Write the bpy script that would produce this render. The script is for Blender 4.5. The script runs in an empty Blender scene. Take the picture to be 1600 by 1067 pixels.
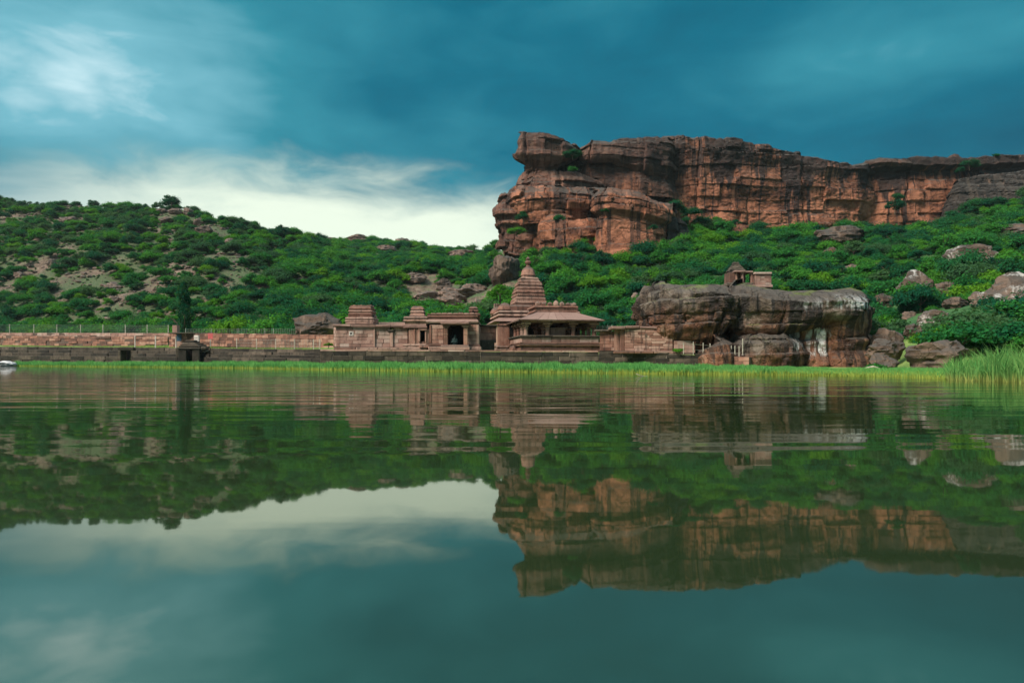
import bpy, bmesh, math, random
import numpy as np
from mathutils import Vector, Matrix

# ------------------------------------------------------------------ camera, sky, sun, exposure
F, HOR, CAMZ = 1067.0, 565.0, 0.70          # focal length in photo pixels, horizon row, eye height over the water
sc = bpy.context.scene
C = sc.collection
cam_d = bpy.data.cameras.new('camera')
cam = bpy.data.objects.new('camera', cam_d)
C.objects.link(cam)
cam_d.sensor_width = 36.0
cam_d.lens = 36.0 * F / 1600.0
cam_d.shift_y = (HOR - 533.5) / 1600.0
cam_d.clip_start, cam_d.clip_end = 0.05, 9000
cam.location = (0, 0, CAMZ)
cam.rotation_euler = (math.radians(90), 0, 0)
sc.camera = cam

SUN_EL, SUN_AZ = 44.0, 232.0                # azimuth clockwise from +Y (behind the camera, a little to its left)
sd = bpy.data.lights.new('sun', 'SUN')
sd.energy = 1.5
sd.angle = math.radians(24)
sd.color = (1.0, 0.88, 0.74)
sun = bpy.data.objects.new('sun', sd)
C.objects.link(sun)
az, el = math.radians(SUN_AZ), math.radians(SUN_EL)
sdir = Vector((math.sin(az) * math.cos(el), math.cos(az) * math.cos(el), math.sin(el)))
sun.rotation_euler = sdir.to_track_quat('Z', 'Y').to_euler()

sc.view_settings.view_transform = 'Standard'
sc.view_settings.look = 'None'
sc.view_settings.gamma = 1.0
sc.view_settings.use_curve_mapping = False
sc.view_settings.exposure = 1.8
cy = sc.cycles
cy.max_bounces = 5
cy.diffuse_bounces = 2
cy.glossy_bounces = 3
cy.transmission_bounces = 2
cy.transparent_max_bounces = 4
cy.volume_bounces = 0
cy.caustics_reflective = False
cy.caustics_refractive = False
cy.sample_clamp_indirect = 4.0
cy.use_denoising = True
try:
    cy.denoiser = 'OPENIMAGEDENOISE'
except Exception:
    pass


class NT:
    """small helper around a node tree"""
    def __init__(self, nt):
        self.nt = nt
        nt.nodes.clear()

    def n(self, typ, ins=None, **props):
        nd = self.nt.nodes.new(typ)
        for k, v in props.items():
            setattr(nd, k, v)
        for k, v in (ins or {}).items():
            self.put(nd.inputs[k], v)
        return nd

    def put(self, sock, v):
        if isinstance(v, bpy.types.NodeSocket):
            self.nt.links.new(v, sock)
        elif isinstance(v, bpy.types.Node):
            self.nt.links.new(v.outputs[0], sock)
        else:
            if isinstance(v, tuple) and len(v) == 3 and sock.type == 'RGBA':
                v = (*v, 1.0)
            sock.default_value = v

    def m(self, op, a, b=0.0, c=0.0, clamp=False):
        nd = self.n('ShaderNodeMath', operation=op, use_clamp=clamp)
        for i, v in enumerate((a, b, c)):
            self.put(nd.inputs[i], v)
        return nd.outputs[0]

    def vm(self, op, a, b=(0, 0, 0)):
        nd = self.n('ShaderNodeVectorMath', operation=op)
        self.put(nd.inputs[0], a)
        self.put(nd.inputs[1], b)
        return nd.outputs[0]

    def noise(self, vec, scale, detail=3.0, rough=0.55, dist=0.0):
        return self.n('ShaderNodeTexNoise', {'Vector': vec, 'Scale': scale, 'Detail': detail, 'Roughness': rough, 'Distortion': dist}).outputs[0]

    def step(self, x, a, b):
        nd = self.n('ShaderNodeMapRange', {'Value': x, 'From Min': a, 'From Max': b, 'To Min': 0.0, 'To Max': 1.0}, interpolation_type='SMOOTHSTEP')
        return nd.outputs[0]

    def mix(self, f, a, b, typ='MIX'):
        nd = self.n('ShaderNodeMix', data_type='RGBA', blend_type=typ)
        self.put(nd.inputs[0], f)
        self.put(nd.inputs[6], a)
        self.put(nd.inputs[7], b)
        return nd.outputs[2]

    def ramp(self, f, stops):
        nd = self.n('ShaderNodeValToRGB', {'Fac': f})
        cr = nd.color_ramp
        while len(cr.elements) < len(stops):
            cr.elements.new(0.5)
        for e, (p, c) in zip(cr.elements, stops):
            e.position = p
            e.color = (*c, 1.0)
        return nd.outputs[0]


# the overcast sky: a Nishita sky behind a procedural cloud deck
world = bpy.data.worlds.new('World')
sc.world = world
world.use_nodes = True
w = NT(world.node_tree)
D = w.n('ShaderNodeTexCoord').outputs['Generated']
sep = w.n('ShaderNodeSeparateXYZ', {0: D})
dz = w.m('MAXIMUM', sep.outputs[2], 0.0)
inv = w.m('DIVIDE', 1.0, w.m('ADD', dz, 0.22))
deck = w.vm('MULTIPLY', w.n('ShaderNodeCombineXYZ', {0: w.m('MULTIPLY', sep.outputs[0], inv), 1: w.m('MULTIPLY', sep.outputs[1], inv), 2: 0.0}).outputs[0], (1, 1, 1))
warp = w.noise(w.vm('MULTIPLY', D, (1.5, 1.5, 4.2)), 1.6, 4.0, 0.5, 0.3)
warp2 = w.noise(deck, 2.2, 3.5, 0.5, 0.2)


def patch(px, py, rx, ry, amp, noisy=0.28):
    v = Vector(((px - 800) / F, 1.0, (HOR - py) / F)).normalized()
    dx = w.m('MULTIPLY', w.m('SUBTRACT', sep.outputs[0], v.x), F / rx)
    dzz = w.m('MULTIPLY', w.m('SUBTRACT', sep.outputs[2], v.z), F / ry)
    # only the half of the sky ahead
    fy = w.step(sep.outputs[1], 0.0, 0.3)
    r2 = w.m('ADD', w.m('MULTIPLY', dx, dx), w.m('MULTIPLY', dzz, dzz))
    g = w.m('EXPONENT', w.m('MULTIPLY', r2, -1.0))
    g = w.m('MULTIPLY', g, w.m('ADD', 1.0 - noisy, w.m('MULTIPLY', warp, 2 * noisy)))
    return w.m('MULTIPLY', w.m('MULTIPLY', g, fy), amp)


fine_c = w.noise(w.vm('MULTIPLY', D, (2.0, 2.0, 5.5)), 4.2, 5.0, 0.6, 0.5)
light = w.m('ADD', w.m('MULTIPLY', w.m('SUBTRACT', warp2, 0.5), 0.42), w.m('MULTIPLY', w.m('SUBTRACT', fine_c, 0.5), 0.26))
light = w.m('ADD', light, w.m('MULTIPLY', w.m('SUBTRACT', warp, 0.5), 0.45))
for a in ((0, 90, 250, 150, 0.36), (170, 130, 300, 130, 0.20), (1450, 75, 190, 55, 0.15), (1580, 30, 220, 90, 0.10), (420, 0, 300, 60, 0.14), (560, 265, 300, 40, 0.10)):
    light = w.m('ADD', light, patch(*a))
# away from the view the deck goes on with the same kind of lighter and darker stretches, paler overhead
light = w.m('ADD', light, w.m('MULTIPLY', w.step(dz, 0.45, 0.95), 0.85))
cloud = w.ramp(w.m('ADD', light, 0.22), [(0.0, (0.0, 0.026, 0.044)), (0.25, (0.001, 0.047, 0.072)), (0.50, (0.010, 0.082, 0.108)), (0.75, (0.055, 0.148, 0.178)), (1.0, (0.29, 0.345, 0.355))])
# the clear pale strip under the deck; its edge is uneven
edge = w.m('ADD', sep.outputs[2], w.m('MULTIPLY', w.m('SUBTRACT', warp, 0.5), 0.10))
edge = w.m('ADD', edge, w.m('MULTIPLY', w.m('SUBTRACT', fine_c, 0.5), 0.09))
# the gap is widest ahead and closes again to the sides
ax = w.m('ABSOLUTE', w.m('ADD', sep.outputs[0], 0.22))
strip = w.step(w.m('ADD', edge, w.m('MULTIPLY', w.step(ax, 0.10, 0.55), 0.055)), 0.290, 0.192)
pale = w.mix(w.step(ax, 0.14, 0.46), (0.262, 0.295, 0.245), (0.095, 0.145, 0.155))
pale = w.mix(w.step(ax, 0.58, 0.85), pale, (0.010, 0.085, 0.115))
nish = w.n('ShaderNodeTexSky', sky_type='NISHITA', sun_disc=False, sun_elevation=math.radians(SUN_EL), sun_rotation=math.radians(SUN_AZ))
col = w.mix(strip, cloud, pale)
bg1 = w.n('ShaderNodeBackground', {'Color': col, 'Strength': 1.0})
bg2 = w.n('ShaderNodeBackground', {'Color': nish.outputs[0], 'Strength': 0.05})
ms = w.n('ShaderNodeMixShader', {0: 0.02, 1: bg1.outputs[0], 2: bg2.outputs[0]})
w.n('ShaderNodeOutputWorld', {'Surface': ms.outputs[0]})


# ------------------------------------------------------------------ helpers
def wx(px, Y):
    return (px - 800.0) / F * Y


def wz(py, Y):
    return CAMZ + (HOR - py) / F * Y


def P(px, py, Y):
    return Vector((wx(px, Y), Y, wz(py, Y)))


def hsh(*a):
    """vectorised hash of integer arrays to 0..1"""
    h = np.zeros(np.broadcast(*a).shape, dtype=np.int64) + 374761393
    for i, v in enumerate(a):
        h = (h ^ (np.asarray(v).astype(np.int64) * (668265263 + 2246822519 * i))) & 0xFFFFFFFF
        h = ((h ^ (h >> 15)) * 2246822519) & 0xFFFFFFFF
        h = ((h ^ (h >> 13)) * 3266489917) & 0xFFFFFFFF
    return ((h ^ (h >> 16)) & 0xFFFFFF) / float(0xFFFFFF)


def vnoise(x, y, z, seed=0):
    x, y, z = np.broadcast_arrays(np.asarray(x, float), np.asarray(y, float), np.asarray(z, float))
    xi, yi, zi = np.floor(x), np.floor(y), np.floor(z)
    fx, fy, fz = x - xi, y - yi, z - zi
    fx, fy, fz = (f * f * f * (f * (f * 6 - 15) + 10) for f in (fx, fy, fz))
    r = 0
    for i in (0, 1):
        for j in (0, 1):
            for k in (0, 1):
                r = r + hsh(xi + i, yi + j, zi + k, np.full(x.shape, seed)) * (fx if i else 1 - fx) * (fy if j else 1 - fy) * (fz if k else 1 - fz)
    return r * 2 - 1


def fbm(x, y, z, oct=4, seed=0, gain=0.5):
    r, a, f = 0, 1.0, 1.0
    for o in range(oct):
        r = r + a * vnoise(np.asarray(x) * f, np.asarray(y) * f, np.asarray(z) * f, seed + o * 17)
        a *= gain
        f *= 2.03
    return r


def mesh_obj(name, verts, faces, mat=None, parent=None, loc=None, smooth=False, sharp=None):
    me = bpy.data.meshes.new(name)
    me.from_pydata([tuple(v) for v in verts], [], [tuple(f) for f in faces])
    return wrap(name, me, mat, parent, loc, smooth, sharp)


def wrap(name, me, mat=None, parent=None, loc=None, smooth=False, sharp=None):
    if mat is not None and not me.materials:
        me.materials.append(mat)
    if smooth:
        me.polygons.foreach_set('use_smooth', [True] * len(me.polygons))
        if sharp is not None:
            me.set_sharp_from_angle(angle=math.radians(sharp))
    o = bpy.data.objects.new(name, me)
    C.objects.link(o)
    if parent is not None:
        o.parent = parent
    if loc is not None:
        o.location = loc
    return o


def np_mesh(name, V, Q):
    """mesh from numpy arrays of vertices and quads (or triangles)"""
    me = bpy.data.meshes.new(name)
    V = np.asarray(V, np.float32)
    Q = np.asarray(Q, np.int32)
    n, k = Q.shape
    me.vertices.add(len(V))
    me.vertices.foreach_set('co', V.ravel())
    me.loops.add(n * k)
    me.loops.foreach_set('vertex_index', Q.ravel())
    me.polygons.add(n)
    me.polygons.foreach_set('loop_start', np.arange(0, n * k, k, dtype=np.int32))
    me.update(calc_edges=True)
    me.validate()
    return me


def tag(o, label, cat=None, group=None, kind=None):
    o['label'] = label
    if cat:
        o['category'] = cat
    if group:
        o['group'] = group
    if kind:
        o['kind'] = kind
    return o


def thing(name, label, cat, loc, rotz=0.0, group=None):
    o = bpy.data.objects.new(name, None)
    o.empty_display_size = 0.3
    C.objects.link(o)
    o.location = loc
    o.rotation_euler = (0, 0, rotz)
    return tag(o, label, cat, group)


def grid_quads(nr, nc, wrap_c=False):
    r = np.arange(nr - 1)[:, None]
    c = np.arange(nc if wrap_c else nc - 1)[None, :]
    c2 = (c + 1) % nc
    return np.stack([r * nc + c, r * nc + c2, (r + 1) * nc + c2, (r + 1) * nc + c], -1).reshape(-1, 4)


# ------------------------------------------------------------------ materials
def new_mat(name):
    m = bpy.data.materials.new(name)
    m.use_nodes = True
    return m, NT(m.node_tree)


def finish(t, col, rough=0.9, bump=None, bstr=0.4, bdist=0.05, spec=0.25):
    b = t.n('ShaderNodeBsdfPrincipled', {'Base Color': col, 'Roughness': rough, 'Specular IOR Level': spec})
    if bump is not None:
        bn = t.n('ShaderNodeBump', {'Height': bump, 'Strength': bstr, 'Distance': bdist})
        t.put(b.inputs['Normal'], bn.outputs[0])
    t.n('ShaderNodeOutputMaterial', {'Surface': b.outputs[0]})


def stone_mat(name, stops, stain=0.5, stain_col=(0.035, 0.028, 0.026), lichen=0.35, top=(0.10, 0.085, 0.075), fine=2.0, rand=0.6):
    m, t = new_mat(name)
    g = t.n('ShaderNodeNewGeometry')
    p = g.outputs['Position']
    rnd = t.n('ShaderNodeObjectInfo').outputs['Random']
    n1 = t.noise(p, 0.55, 4.0, 0.6)
    n2 = t.noise(p, fine, 5.0, 0.62)
    f = t.m('ADD', t.m('MULTIPLY', n1, 0.6), t.m('MULTIPLY', n2, 0.5))
    f = t.m('ADD', f, t.m('MULTIPLY', t.m('SUBTRACT', rnd, 0.5), rand))
    col = t.ramp(f, stops)
    # rain streaks
    st = t.noise(t.vm('MULTIPLY', p, (2.6, 2.6, 0.42)), 1.0, 4.0, 0.6)
    st = t.m('MULTIPLY', t.step(st, 0.50, 0.66), stain)
    col = t.mix(st, col, stain_col)
    # pale lichen flecks
    li = t.noise(p, 3.2, 4.0, 0.7)
    col = t.mix(t.m('MULTIPLY', t.step(li, 0.60, 0.72), lichen), col, (0.34, 0.29, 0.25))
    # grey crust on upward faces
    nz = t.n('ShaderNodeSeparateXYZ', {0: g.outputs['Normal']}).outputs[2]
    up = t.m('MULTIPLY', t.step(nz, 0.35, 0.8), t.m('ADD', 0.35, t.m('MULTIPLY', n2, 0.7)))
    col = t.mix(up, col, top)
    finish(t, col, 0.92, t.m('ADD', t.m('MULTIPLY', n2, 0.7), t.noise(p, 14.0, 3.0)), 0.55, 0.06)
    return m


PINK = [(0.20, (0.13, 0.062, 0.046)), (0.42, (0.245, 0.122, 0.090)), (0.60, (0.34, 0.190, 0.145)), (0.82, (0.42, 0.27, 0.215))]
M_stone = stone_mat('sandstone', PINK, 0.62)
M_block = stone_mat('sandstone_block', [(0.15, (0.16, 0.098, 0.082)), (0.40, (0.30, 0.170, 0.135)), (0.62, (0.40, 0.245, 0.200)), (0.88, (0.48, 0.36, 0.305))], 0.30, rand=0.55)
M_orange = stone_mat('orange_sandstone_block', [(0.15, (0.075, 0.045, 0.036)), (0.42, (0.19, 0.098, 0.072)), (0.66, (0.32, 0.155, 0.108)), (0.90, (0.44, 0.27, 0.20))], 0.34, rand=0.6)
M_ghat = stone_mat('algae_stained_stone', [(0.15, (0.012, 0.011, 0.010)), (0.45, (0.034, 0.029, 0.023)), (0.68, (0.070, 0.056, 0.043)), (0.9, (0.15, 0.115, 0.09))], 0.55, (0.014, 0.014, 0.011), 0.25, (0.16, 0.13, 0.10), rand=0.5)
M_mortar = stone_mat('dark_joint', [(0.3, (0.06, 0.042, 0.034)), (0.7, (0.14, 0.098, 0.078))], 0.4)
M_pale = stone_mat('pale_mortar', [(0.3, (0.20, 0.17, 0.14)), (0.7, (0.32, 0.27, 0.23))], 0.3)
M_roofslab = stone_mat('roof_slab_stone', [(0.2, (0.15, 0.085, 0.070)), (0.45, (0.24, 0.140, 0.115)), (0.65, (0.30, 0.185, 0.155)), (0.85, (0.36, 0.24, 0.20))], 0.3, top=(0.27, 0.175, 0.15), lichen=0.3, rand=0.7)
M_dark = stone_mat('shade_painted_interior_stone', [(0.3, (0.014, 0.012, 0.011)), (0.7, (0.034, 0.027, 0.023))], 0.3, lichen=0.0, top=(0.03, 0.026, 0.022))  # shade of the interiors put into the stone colour


def plain(name, col, rough=0.8, var=0.25, scale=4.0):
    m, t = new_mat(name)
    p = t.n('ShaderNodeNewGeometry').outputs['Position']
    n = t.noise(p, scale, 4.0, 0.6)
    c = t.mix(t.step(n, 0.35, 0.7), tuple(x * (1 - var) for x in col), tuple(min(1, x * (1 + var)) for x in col))
    finish(t, c, rough, n, 0.2, 0.02)
    return m


M_post = plain('pale_concrete_post', (0.50, 0.46, 0.38))
M_wire = plain('galvanised_wire', (0.42, 0.42, 0.37), 0.6)
M_sign = plain('faded_red_paint', (0.62, 0.13, 0.13), 0.6, 0.12, 1.5)
M_white = plain('weathered_whitewash', (0.62, 0.55, 0.50), 0.8, 0.2)
M_blackpaint = plain('black_paint', (0.015, 0.015, 0.015), 0.7)
M_blue = plain('blue_painted_door', (0.035, 0.10, 0.16), 0.6)
M_statue = plain('dark_green_basalt', (0.05, 0.10, 0.10), 0.5, 0.3, 8)
M_palerock = plain('pale_grey_rock', (0.52, 0.52, 0.54), 0.85, 0.15, 2.5)
M_wood = plain('bleached_wood', (0.40, 0.36, 0.28), 0.8)
M_bark = plain('bark', (0.10, 0.075, 0.055), 0.9, 0.3)


def cliff_mat(name, base, dark, streak=0.75, zlo=0.0, zhi=1.0, upper=0.5, scale=1.0, white=0.0):
    """bedded sandstone: red base, vertical black water streaks, greyer towards the rim (zlo..zhi in metres), crust on ledges"""
    m, t = new_mat(name)
    g = t.n('ShaderNodeNewGeometry')
    p = t.vm('SCALE', g.outputs['Position'])
    t.nt.nodes[-1].inputs['Scale'].default_value = scale
    zz = t.n('ShaderNodeSeparateXYZ', {0: g.outputs['Position']}).outputs[2]
    n1 = t.noise(t.vm('MULTIPLY', p, (0.10, 0.10, 0.16)), 1.0, 5.0, 0.6)
    n2 = t.noise(t.vm('MULTIPLY', p, (0.25, 0.25, 1.1)), 1.0, 5.0, 0.65)
    n3 = t.noise(p, 1.3, 4.0, 0.65)
    f = t.m('ADD', t.m('MULTIPLY', n1, 0.55), t.m('ADD', t.m('MULTIPLY', n2, 0.30), t.m('MULTIPLY', n3, 0.2)))
    f = t.m('ADD', t.m('MULTIPLY', t.m('SUBTRACT', f, 0.525), 2.1), 0.5)
    col = t.ramp(f, base)
    # black streaks: narrow in plan, long in height, gathered in broad bands
    s1 = t.noise(t.vm('MULTIPLY', p, (0.80, 0.10, 0.035)), 1.0, 4.0, 0.62)
    s2 = t.noise(t.vm('MULTIPLY', p, (0.12, 0.02, 0.022)), 1.0, 3.0, 0.6)
    h = t.step(t.m('ADD', zz, t.m('MULTIPLY', t.m('SUBTRACT', n1, 0.5), (zhi - zlo) * 0.9)), zlo, zhi)
    hb = t.m('MULTIPLY', t.m('SUBTRACT', h, 0.5), 0.16)
    sa = t.step(t.m('ADD', t.m('ADD', s2, hb), t.m('MULTIPLY', t.m('SUBTRACT', s1, 0.5), 0.35)), 0.505, 0.555)
    sb = t.m('MULTIPLY', t.step(t.m('ADD', s1, hb), 0.53, 0.575), 0.9)
    sm = t.m('MULTIPLY', t.m('MAXIMUM', sa, sb), streak)
    col = t.mix(sm, col, dark)
    # paler rain-washed runs between them
    s3 = t.noise(t.vm('MULTIPLY', p, (0.42, 0.05, 0.03)), 1.0, 4.0, 0.6)
    lt = t.m('MULTIPLY', t.m('MULTIPLY', t.step(s3, 0.53, 0.60), t.m('SUBTRACT', 1.0, sm)), 0.45)
    col = t.mix(lt, col, tuple(min(0.5, c * 1.15) for c in base[-1][1]))
    # grey weathering in the upper beds
    gw = t.m('MULTIPLY', t.m('MULTIPLY', h, upper), t.step(n2, 0.35, 0.6))
    col = t.mix(gw, col, (0.050, 0.042, 0.040))
    # pale scars
    sc_ = t.m('MULTIPLY', t.step(t.noise(t.vm('MULTIPLY', p, (0.5, 0.5, 0.3)), 1.0, 5.0, 0.7), 0.62, 0.72), 0.45)
    col = t.mix(sc_, col, (0.36, 0.21, 0.15))
    nz = t.n('ShaderNodeSeparateXYZ', {0: g.outputs['Normal']}).outputs[2]
    up = t.m('MULTIPLY', t.step(nz, 0.30, 0.75), t.m('ADD', 0.45, t.m('MULTIPLY', n3, 0.7)))
    col = t.mix(up, col, (0.075, 0.068, 0.062))
    if white:
        d1 = t.noise(t.vm('MULTIPLY', p, (0.9, 0.3, 0.3)), 1.0, 5.0, 0.7)
        d2 = t.noise(t.vm('MULTIPLY', p, (0.20, 0.20, 0.25)), 1.0, 2.0, 0.5)
        wf = t.m('MULTIPLY', t.m('MULTIPLY', t.step(d1, 0.42, 0.62), t.step(t.m('ADD', d2, t.m('MULTIPLY', t.m('SUBTRACT', n3, 0.5), 0.4)), 0.52, 0.60)), white)
        col = t.mix(wf, col, (0.62, 0.60, 0.58))
    cv = t.n('ShaderNodeTexVoronoi', {'Vector': t.vm('ADD', t.vm('MULTIPLY', p, (0.30, 0.10, 0.20)), t.n('ShaderNodeTexNoise', {'Vector': p, 'Scale': 0.5, 'Detail': 3.0}).outputs[1]), 'Scale': 1.0}, feature='DISTANCE_TO_EDGE').outputs[0]
    hgt = t.m('ADD', t.m('ADD', t.m('MULTIPLY', n2, 0.8), t.m('MULTIPLY', n3, 0.9)), t.m('MULTIPLY', t.step(cv, 0.0, 0.035), 1.2 if scale == 1.0 else 0.35))
    finish(t, col, 0.93, hgt, 0.8, 0.35 / scale)
    return m, t


RED = [(0.26, (0.050, 0.026, 0.022)), (0.40, (0.150, 0.062, 0.040)), (0.52, (0.27, 0.108, 0.062)), (0.66, (0.42, 0.175, 0.105))]
M_cliff, _ = cliff_mat('red_cliff', RED, (0.020, 0.018, 0.020), 0.9, 46, 60, 0.75)
M_cliff2, _ = cliff_mat('red_cliff_lower', RED, (0.026, 0.022, 0.022), 0.75, 34, 60, 0.6)
M_head, _ = cliff_mat('brown_cliff', [(0.26, (0.055, 0.030, 0.026)), (0.44, (0.125, 0.060, 0.045)), (0.60, (0.20, 0.095, 0.068)), (0.78, (0.29, 0.155, 0.11))], (0.028, 0.022, 0.022), 0.5, 40, 68, 0.5)
M_darkcliff, _ = cliff_mat('black_slab_cliff', [(0.3, (0.020, 0.018, 0.018)), (0.5, (0.048, 0.040, 0.036)), (0.72, (0.10, 0.075, 0.060))], (0.012, 0.012, 0.013), 0.6, 35, 60, 0.5)

BOULD = [(0.26, (0.040, 0.030, 0.026)), (0.45, (0.085, 0.060, 0.048)), (0.60, (0.135, 0.090, 0.068)), (0.80, (0.22, 0.155, 0.12))]
M_rock, _ = cliff_mat('weathered_boulder', BOULD, (0.030, 0.027, 0.025), 0.55, -2, 60, 0.2, 2.2)
M_rockwhite, _ = cliff_mat('boulder_with_droppings', [(0.26, (0.050, 0.038, 0.033)), (0.48, (0.105, 0.075, 0.060)), (0.75, (0.20, 0.14, 0.11))], (0.026, 0.024, 0.024), 0.5, -2, 60, 0.2, 2.0, 0.55)
M_stonehill, _ = cliff_mat('pinkish_hill_stone', [(0.26, (0.12, 0.080, 0.066)), (0.48, (0.22, 0.145, 0.115)), (0.75, (0.33, 0.24, 0.20))], (0.05, 0.04, 0.036), 0.3, -2, 90, 0.2, 2.0)


def big_boulder_mat(name, ochre, streak, drops=None):
    """the great boulder: dark crust over ochre sandstone, black runs from the rim, white droppings below the ledges"""
    m, t = new_mat(name)
    g = t.n('ShaderNodeNewGeometry')
    p = g.outputs['Position']
    sx = t.n('ShaderNodeSeparateXYZ', {0: p})
    n1 = t.noise(p, 0.35, 5.0, 0.62)
    n2 = t.noise(p, 1.5, 5.0, 0.66)
    n3 = t.noise(p, 6.0, 4.0, 0.65)
    f = t.m('ADD', t.m('MULTIPLY', n1, 0.6), t.m('ADD', t.m('MULTIPLY', n2, 0.4), t.m('MULTIPLY', n3, 0.12)))
    crust = t.ramp(f, [(0.40, (0.018, 0.016, 0.015)), (0.50, (0.054, 0.042, 0.035)), (0.58, (0.105, 0.078, 0.060)), (0.70, (0.24, 0.195, 0.16))])
    sand = t.ramp(f, [(0.40, (0.075, 0.034, 0.022)), (0.50, (0.185, 0.080, 0.047)), (0.60, (0.29, 0.135, 0.080)), (0.72, (0.40, 0.24, 0.16))])
    zc = t.m('ADD', sx.outputs[2], t.m('MULTIPLY', t.m('SUBTRACT', n1, 0.5), 6.0))
    col = t.mix(t.m('MULTIPLY', t.step(zc, ochre[1], ochre[0]), 0.95), crust, sand)
    s1 = t.noise(t.vm('MULTIPLY', p, (1.7, 0.25, 0.10)), 1.0, 4.0, 0.6)
    s2 = t.noise(t.vm('MULTIPLY', p, (0.34, 0.05, 0.06)), 1.0, 3.0, 0.6)
    s = t.m('ADD', t.m('MULTIPLY', s1, 0.55), t.m('MULTIPLY', s2, 0.5))
    col = t.mix(t.m('MULTIPLY', t.step(s, 0.495, 0.565), streak), col, (0.022, 0.020, 0.020))
    li = t.m('MULTIPLY', t.step(n2, 0.60, 0.70), 0.4)
    col = t.mix(li, col, (0.20, 0.185, 0.165))
    for (x0, x1, z0, z1, amp) in (drops or []):
        d1 = t.noise(t.vm('MULTIPLY', p, (3.2, 0.4, 0.22)), 1.0, 4.0, 0.65)
        wob = t.m('MULTIPLY', t.m('SUBTRACT', d1, 0.5), 2.2)
        zz = t.m('ADD', sx.outputs[2], wob)
        k = t.m('MULTIPLY', t.step(zz, z0, z0 + 0.6), t.step(zz, z1, z1 - 0.4))
        xx = t.m('ADD', sx.outputs[0], t.m('MULTIPLY', t.m('SUBTRACT', n2, 0.5), 1.6))
        k = t.m('MULTIPLY', k, t.m('MULTIPLY', t.step(xx, x0, x0 + 0.7), t.step(xx, x1, x1 - 0.7)))
        k = t.m('MULTIPLY', t.m('MULTIPLY', k, t.step(d1, 0.41, 0.52)), amp)
        col = t.mix(k, col, (0.66, 0.66, 0.66))
    nz = t.n('ShaderNodeSeparateXYZ', {0: g.outputs['Normal']}).outputs[2]
    up = t.m('MULTIPLY', t.step(nz, 0.5, 0.85), t.m('ADD', 0.4, t.m('MULTIPLY', n2, 0.6)))
    top = t.mix(t.m('MULTIPLY', t.step(n1, 0.55, 0.60), t.step(nz, 0.80, 0.95)), (0.125, 0.108, 0.095), (0.17, 0.20, 0.065))
    col = t.mix(up, col, top)
    cv = t.n('ShaderNodeTexVoronoi', {'Vector': t.vm('ADD', t.vm('MULTIPLY', p, (0.45, 0.3, 0.55)), t.n('ShaderNodeTexNoise', {'Vector': p, 'Scale': 0.7, 'Detail': 3.0}).outputs[1]), 'Scale': 1.0}, feature='DISTANCE_TO_EDGE').outputs[0]
    pit = t.m('ADD', t.m('ADD', t.m('MULTIPLY', n2, 1.0), t.m('MULTIPLY', n3, 0.7)), t.m('MULTIPLY', t.step(cv, 0.0, 0.03), 0.8))
    finish(t, col, 0.92, pit, 1.0, 0.24)
    return m


def foliage_mat(name, stops, trans=0.38):
    m, t = new_mat(name)
    g = t.n('ShaderNodeNewGeometry')
    oi = t.n('ShaderNodeObjectInfo')
    leaf = g.outputs['Random Per Island']
    n = t.noise(g.outputs['Position'], 0.5, 2.0)
    f = t.m('ADD', t.m('MULTIPLY', oi.outputs['Random'], 0.62), t.m('ADD', t.m('MULTIPLY', leaf, 0.25), t.m('MULTIPLY', t.m('SUBTRACT', n, 0.5), 0.35)))
    col = t.ramp(f, stops)
    d = t.n('ShaderNodeBsdfDiffuse', {'Color': col})
    tr = t.n('ShaderNodeBsdfTranslucent', {'Color': t.mix(0.5, col, (0.10, 0.20, 0.02))})
    mx = t.n('ShaderNodeMixShader', {0: trans, 1: d.outputs[0], 2: tr.outputs[0]})
    t.n('ShaderNodeOutputMaterial', {'Surface': mx.outputs[0]})
    return m


M_leaf = foliage_mat('scrub_leaves', [(0.05, (0.012, 0.105, 0.046)), (0.30, (0.024, 0.150, 0.044)), (0.55, (0.046, 0.210, 0.034)), (0.78, (0.085, 0.28, 0.032)), (1.0, (0.17, 0.37, 0.036))])
M_leafdark = foliage_mat('dark_leaves', [(0.0, (0.008, 0.070, 0.045)), (0.5, (0.014, 0.105, 0.050)), (1.0, (0.032, 0.155, 0.044))])
M_leafdull = foliage_mat('dull_thorn_leaves', [(0.0, (0.030, 0.095, 0.052)), (0.5, (0.050, 0.13, 0.056)), (1.0, (0.095, 0.18, 0.066))])
M_leafbright = foliage_mat('bright_leaves', [(0.0, (0.045, 0.19, 0.022)), (0.5, (0.080, 0.25, 0.022)), (1.0, (0.16, 0.33, 0.026))])


def grass_mat(name, z0, z1, base, mid, tip):
    m, t = new_mat(name)
    g = t.n('ShaderNodeNewGeometry')
    z = t.n('ShaderNodeSeparateXYZ', {0: g.outputs['Position']}).outputs[2]
    r = g.outputs['Random Per Island']
    n = t.noise(g.outputs['Position'], 0.25, 3.0)
    h = t.step(t.m('ADD', z, t.m('MULTIPLY', t.m('SUBTRACT', r, 0.5), 0.25)), z0, z1)
    col = t.mix(h, base, t.mix(t.m('ADD', t.m('MULTIPLY', r, 0.7), t.m('MULTIPLY', t.step(n, 0.4, 0.65), 0.3)), mid, tip))
    d = t.n('ShaderNodeBsdfDiffuse', {'Color': col})
    tr = t.n('ShaderNodeBsdfTranslucent', {'Color': col})
    mx = t.n('ShaderNodeMixShader', {0: 0.3, 1: d.outputs[0], 2: tr.outputs[0]})
    t.n('ShaderNodeOutputMaterial', {'Surface': mx.outputs[0]})
    return m


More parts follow.
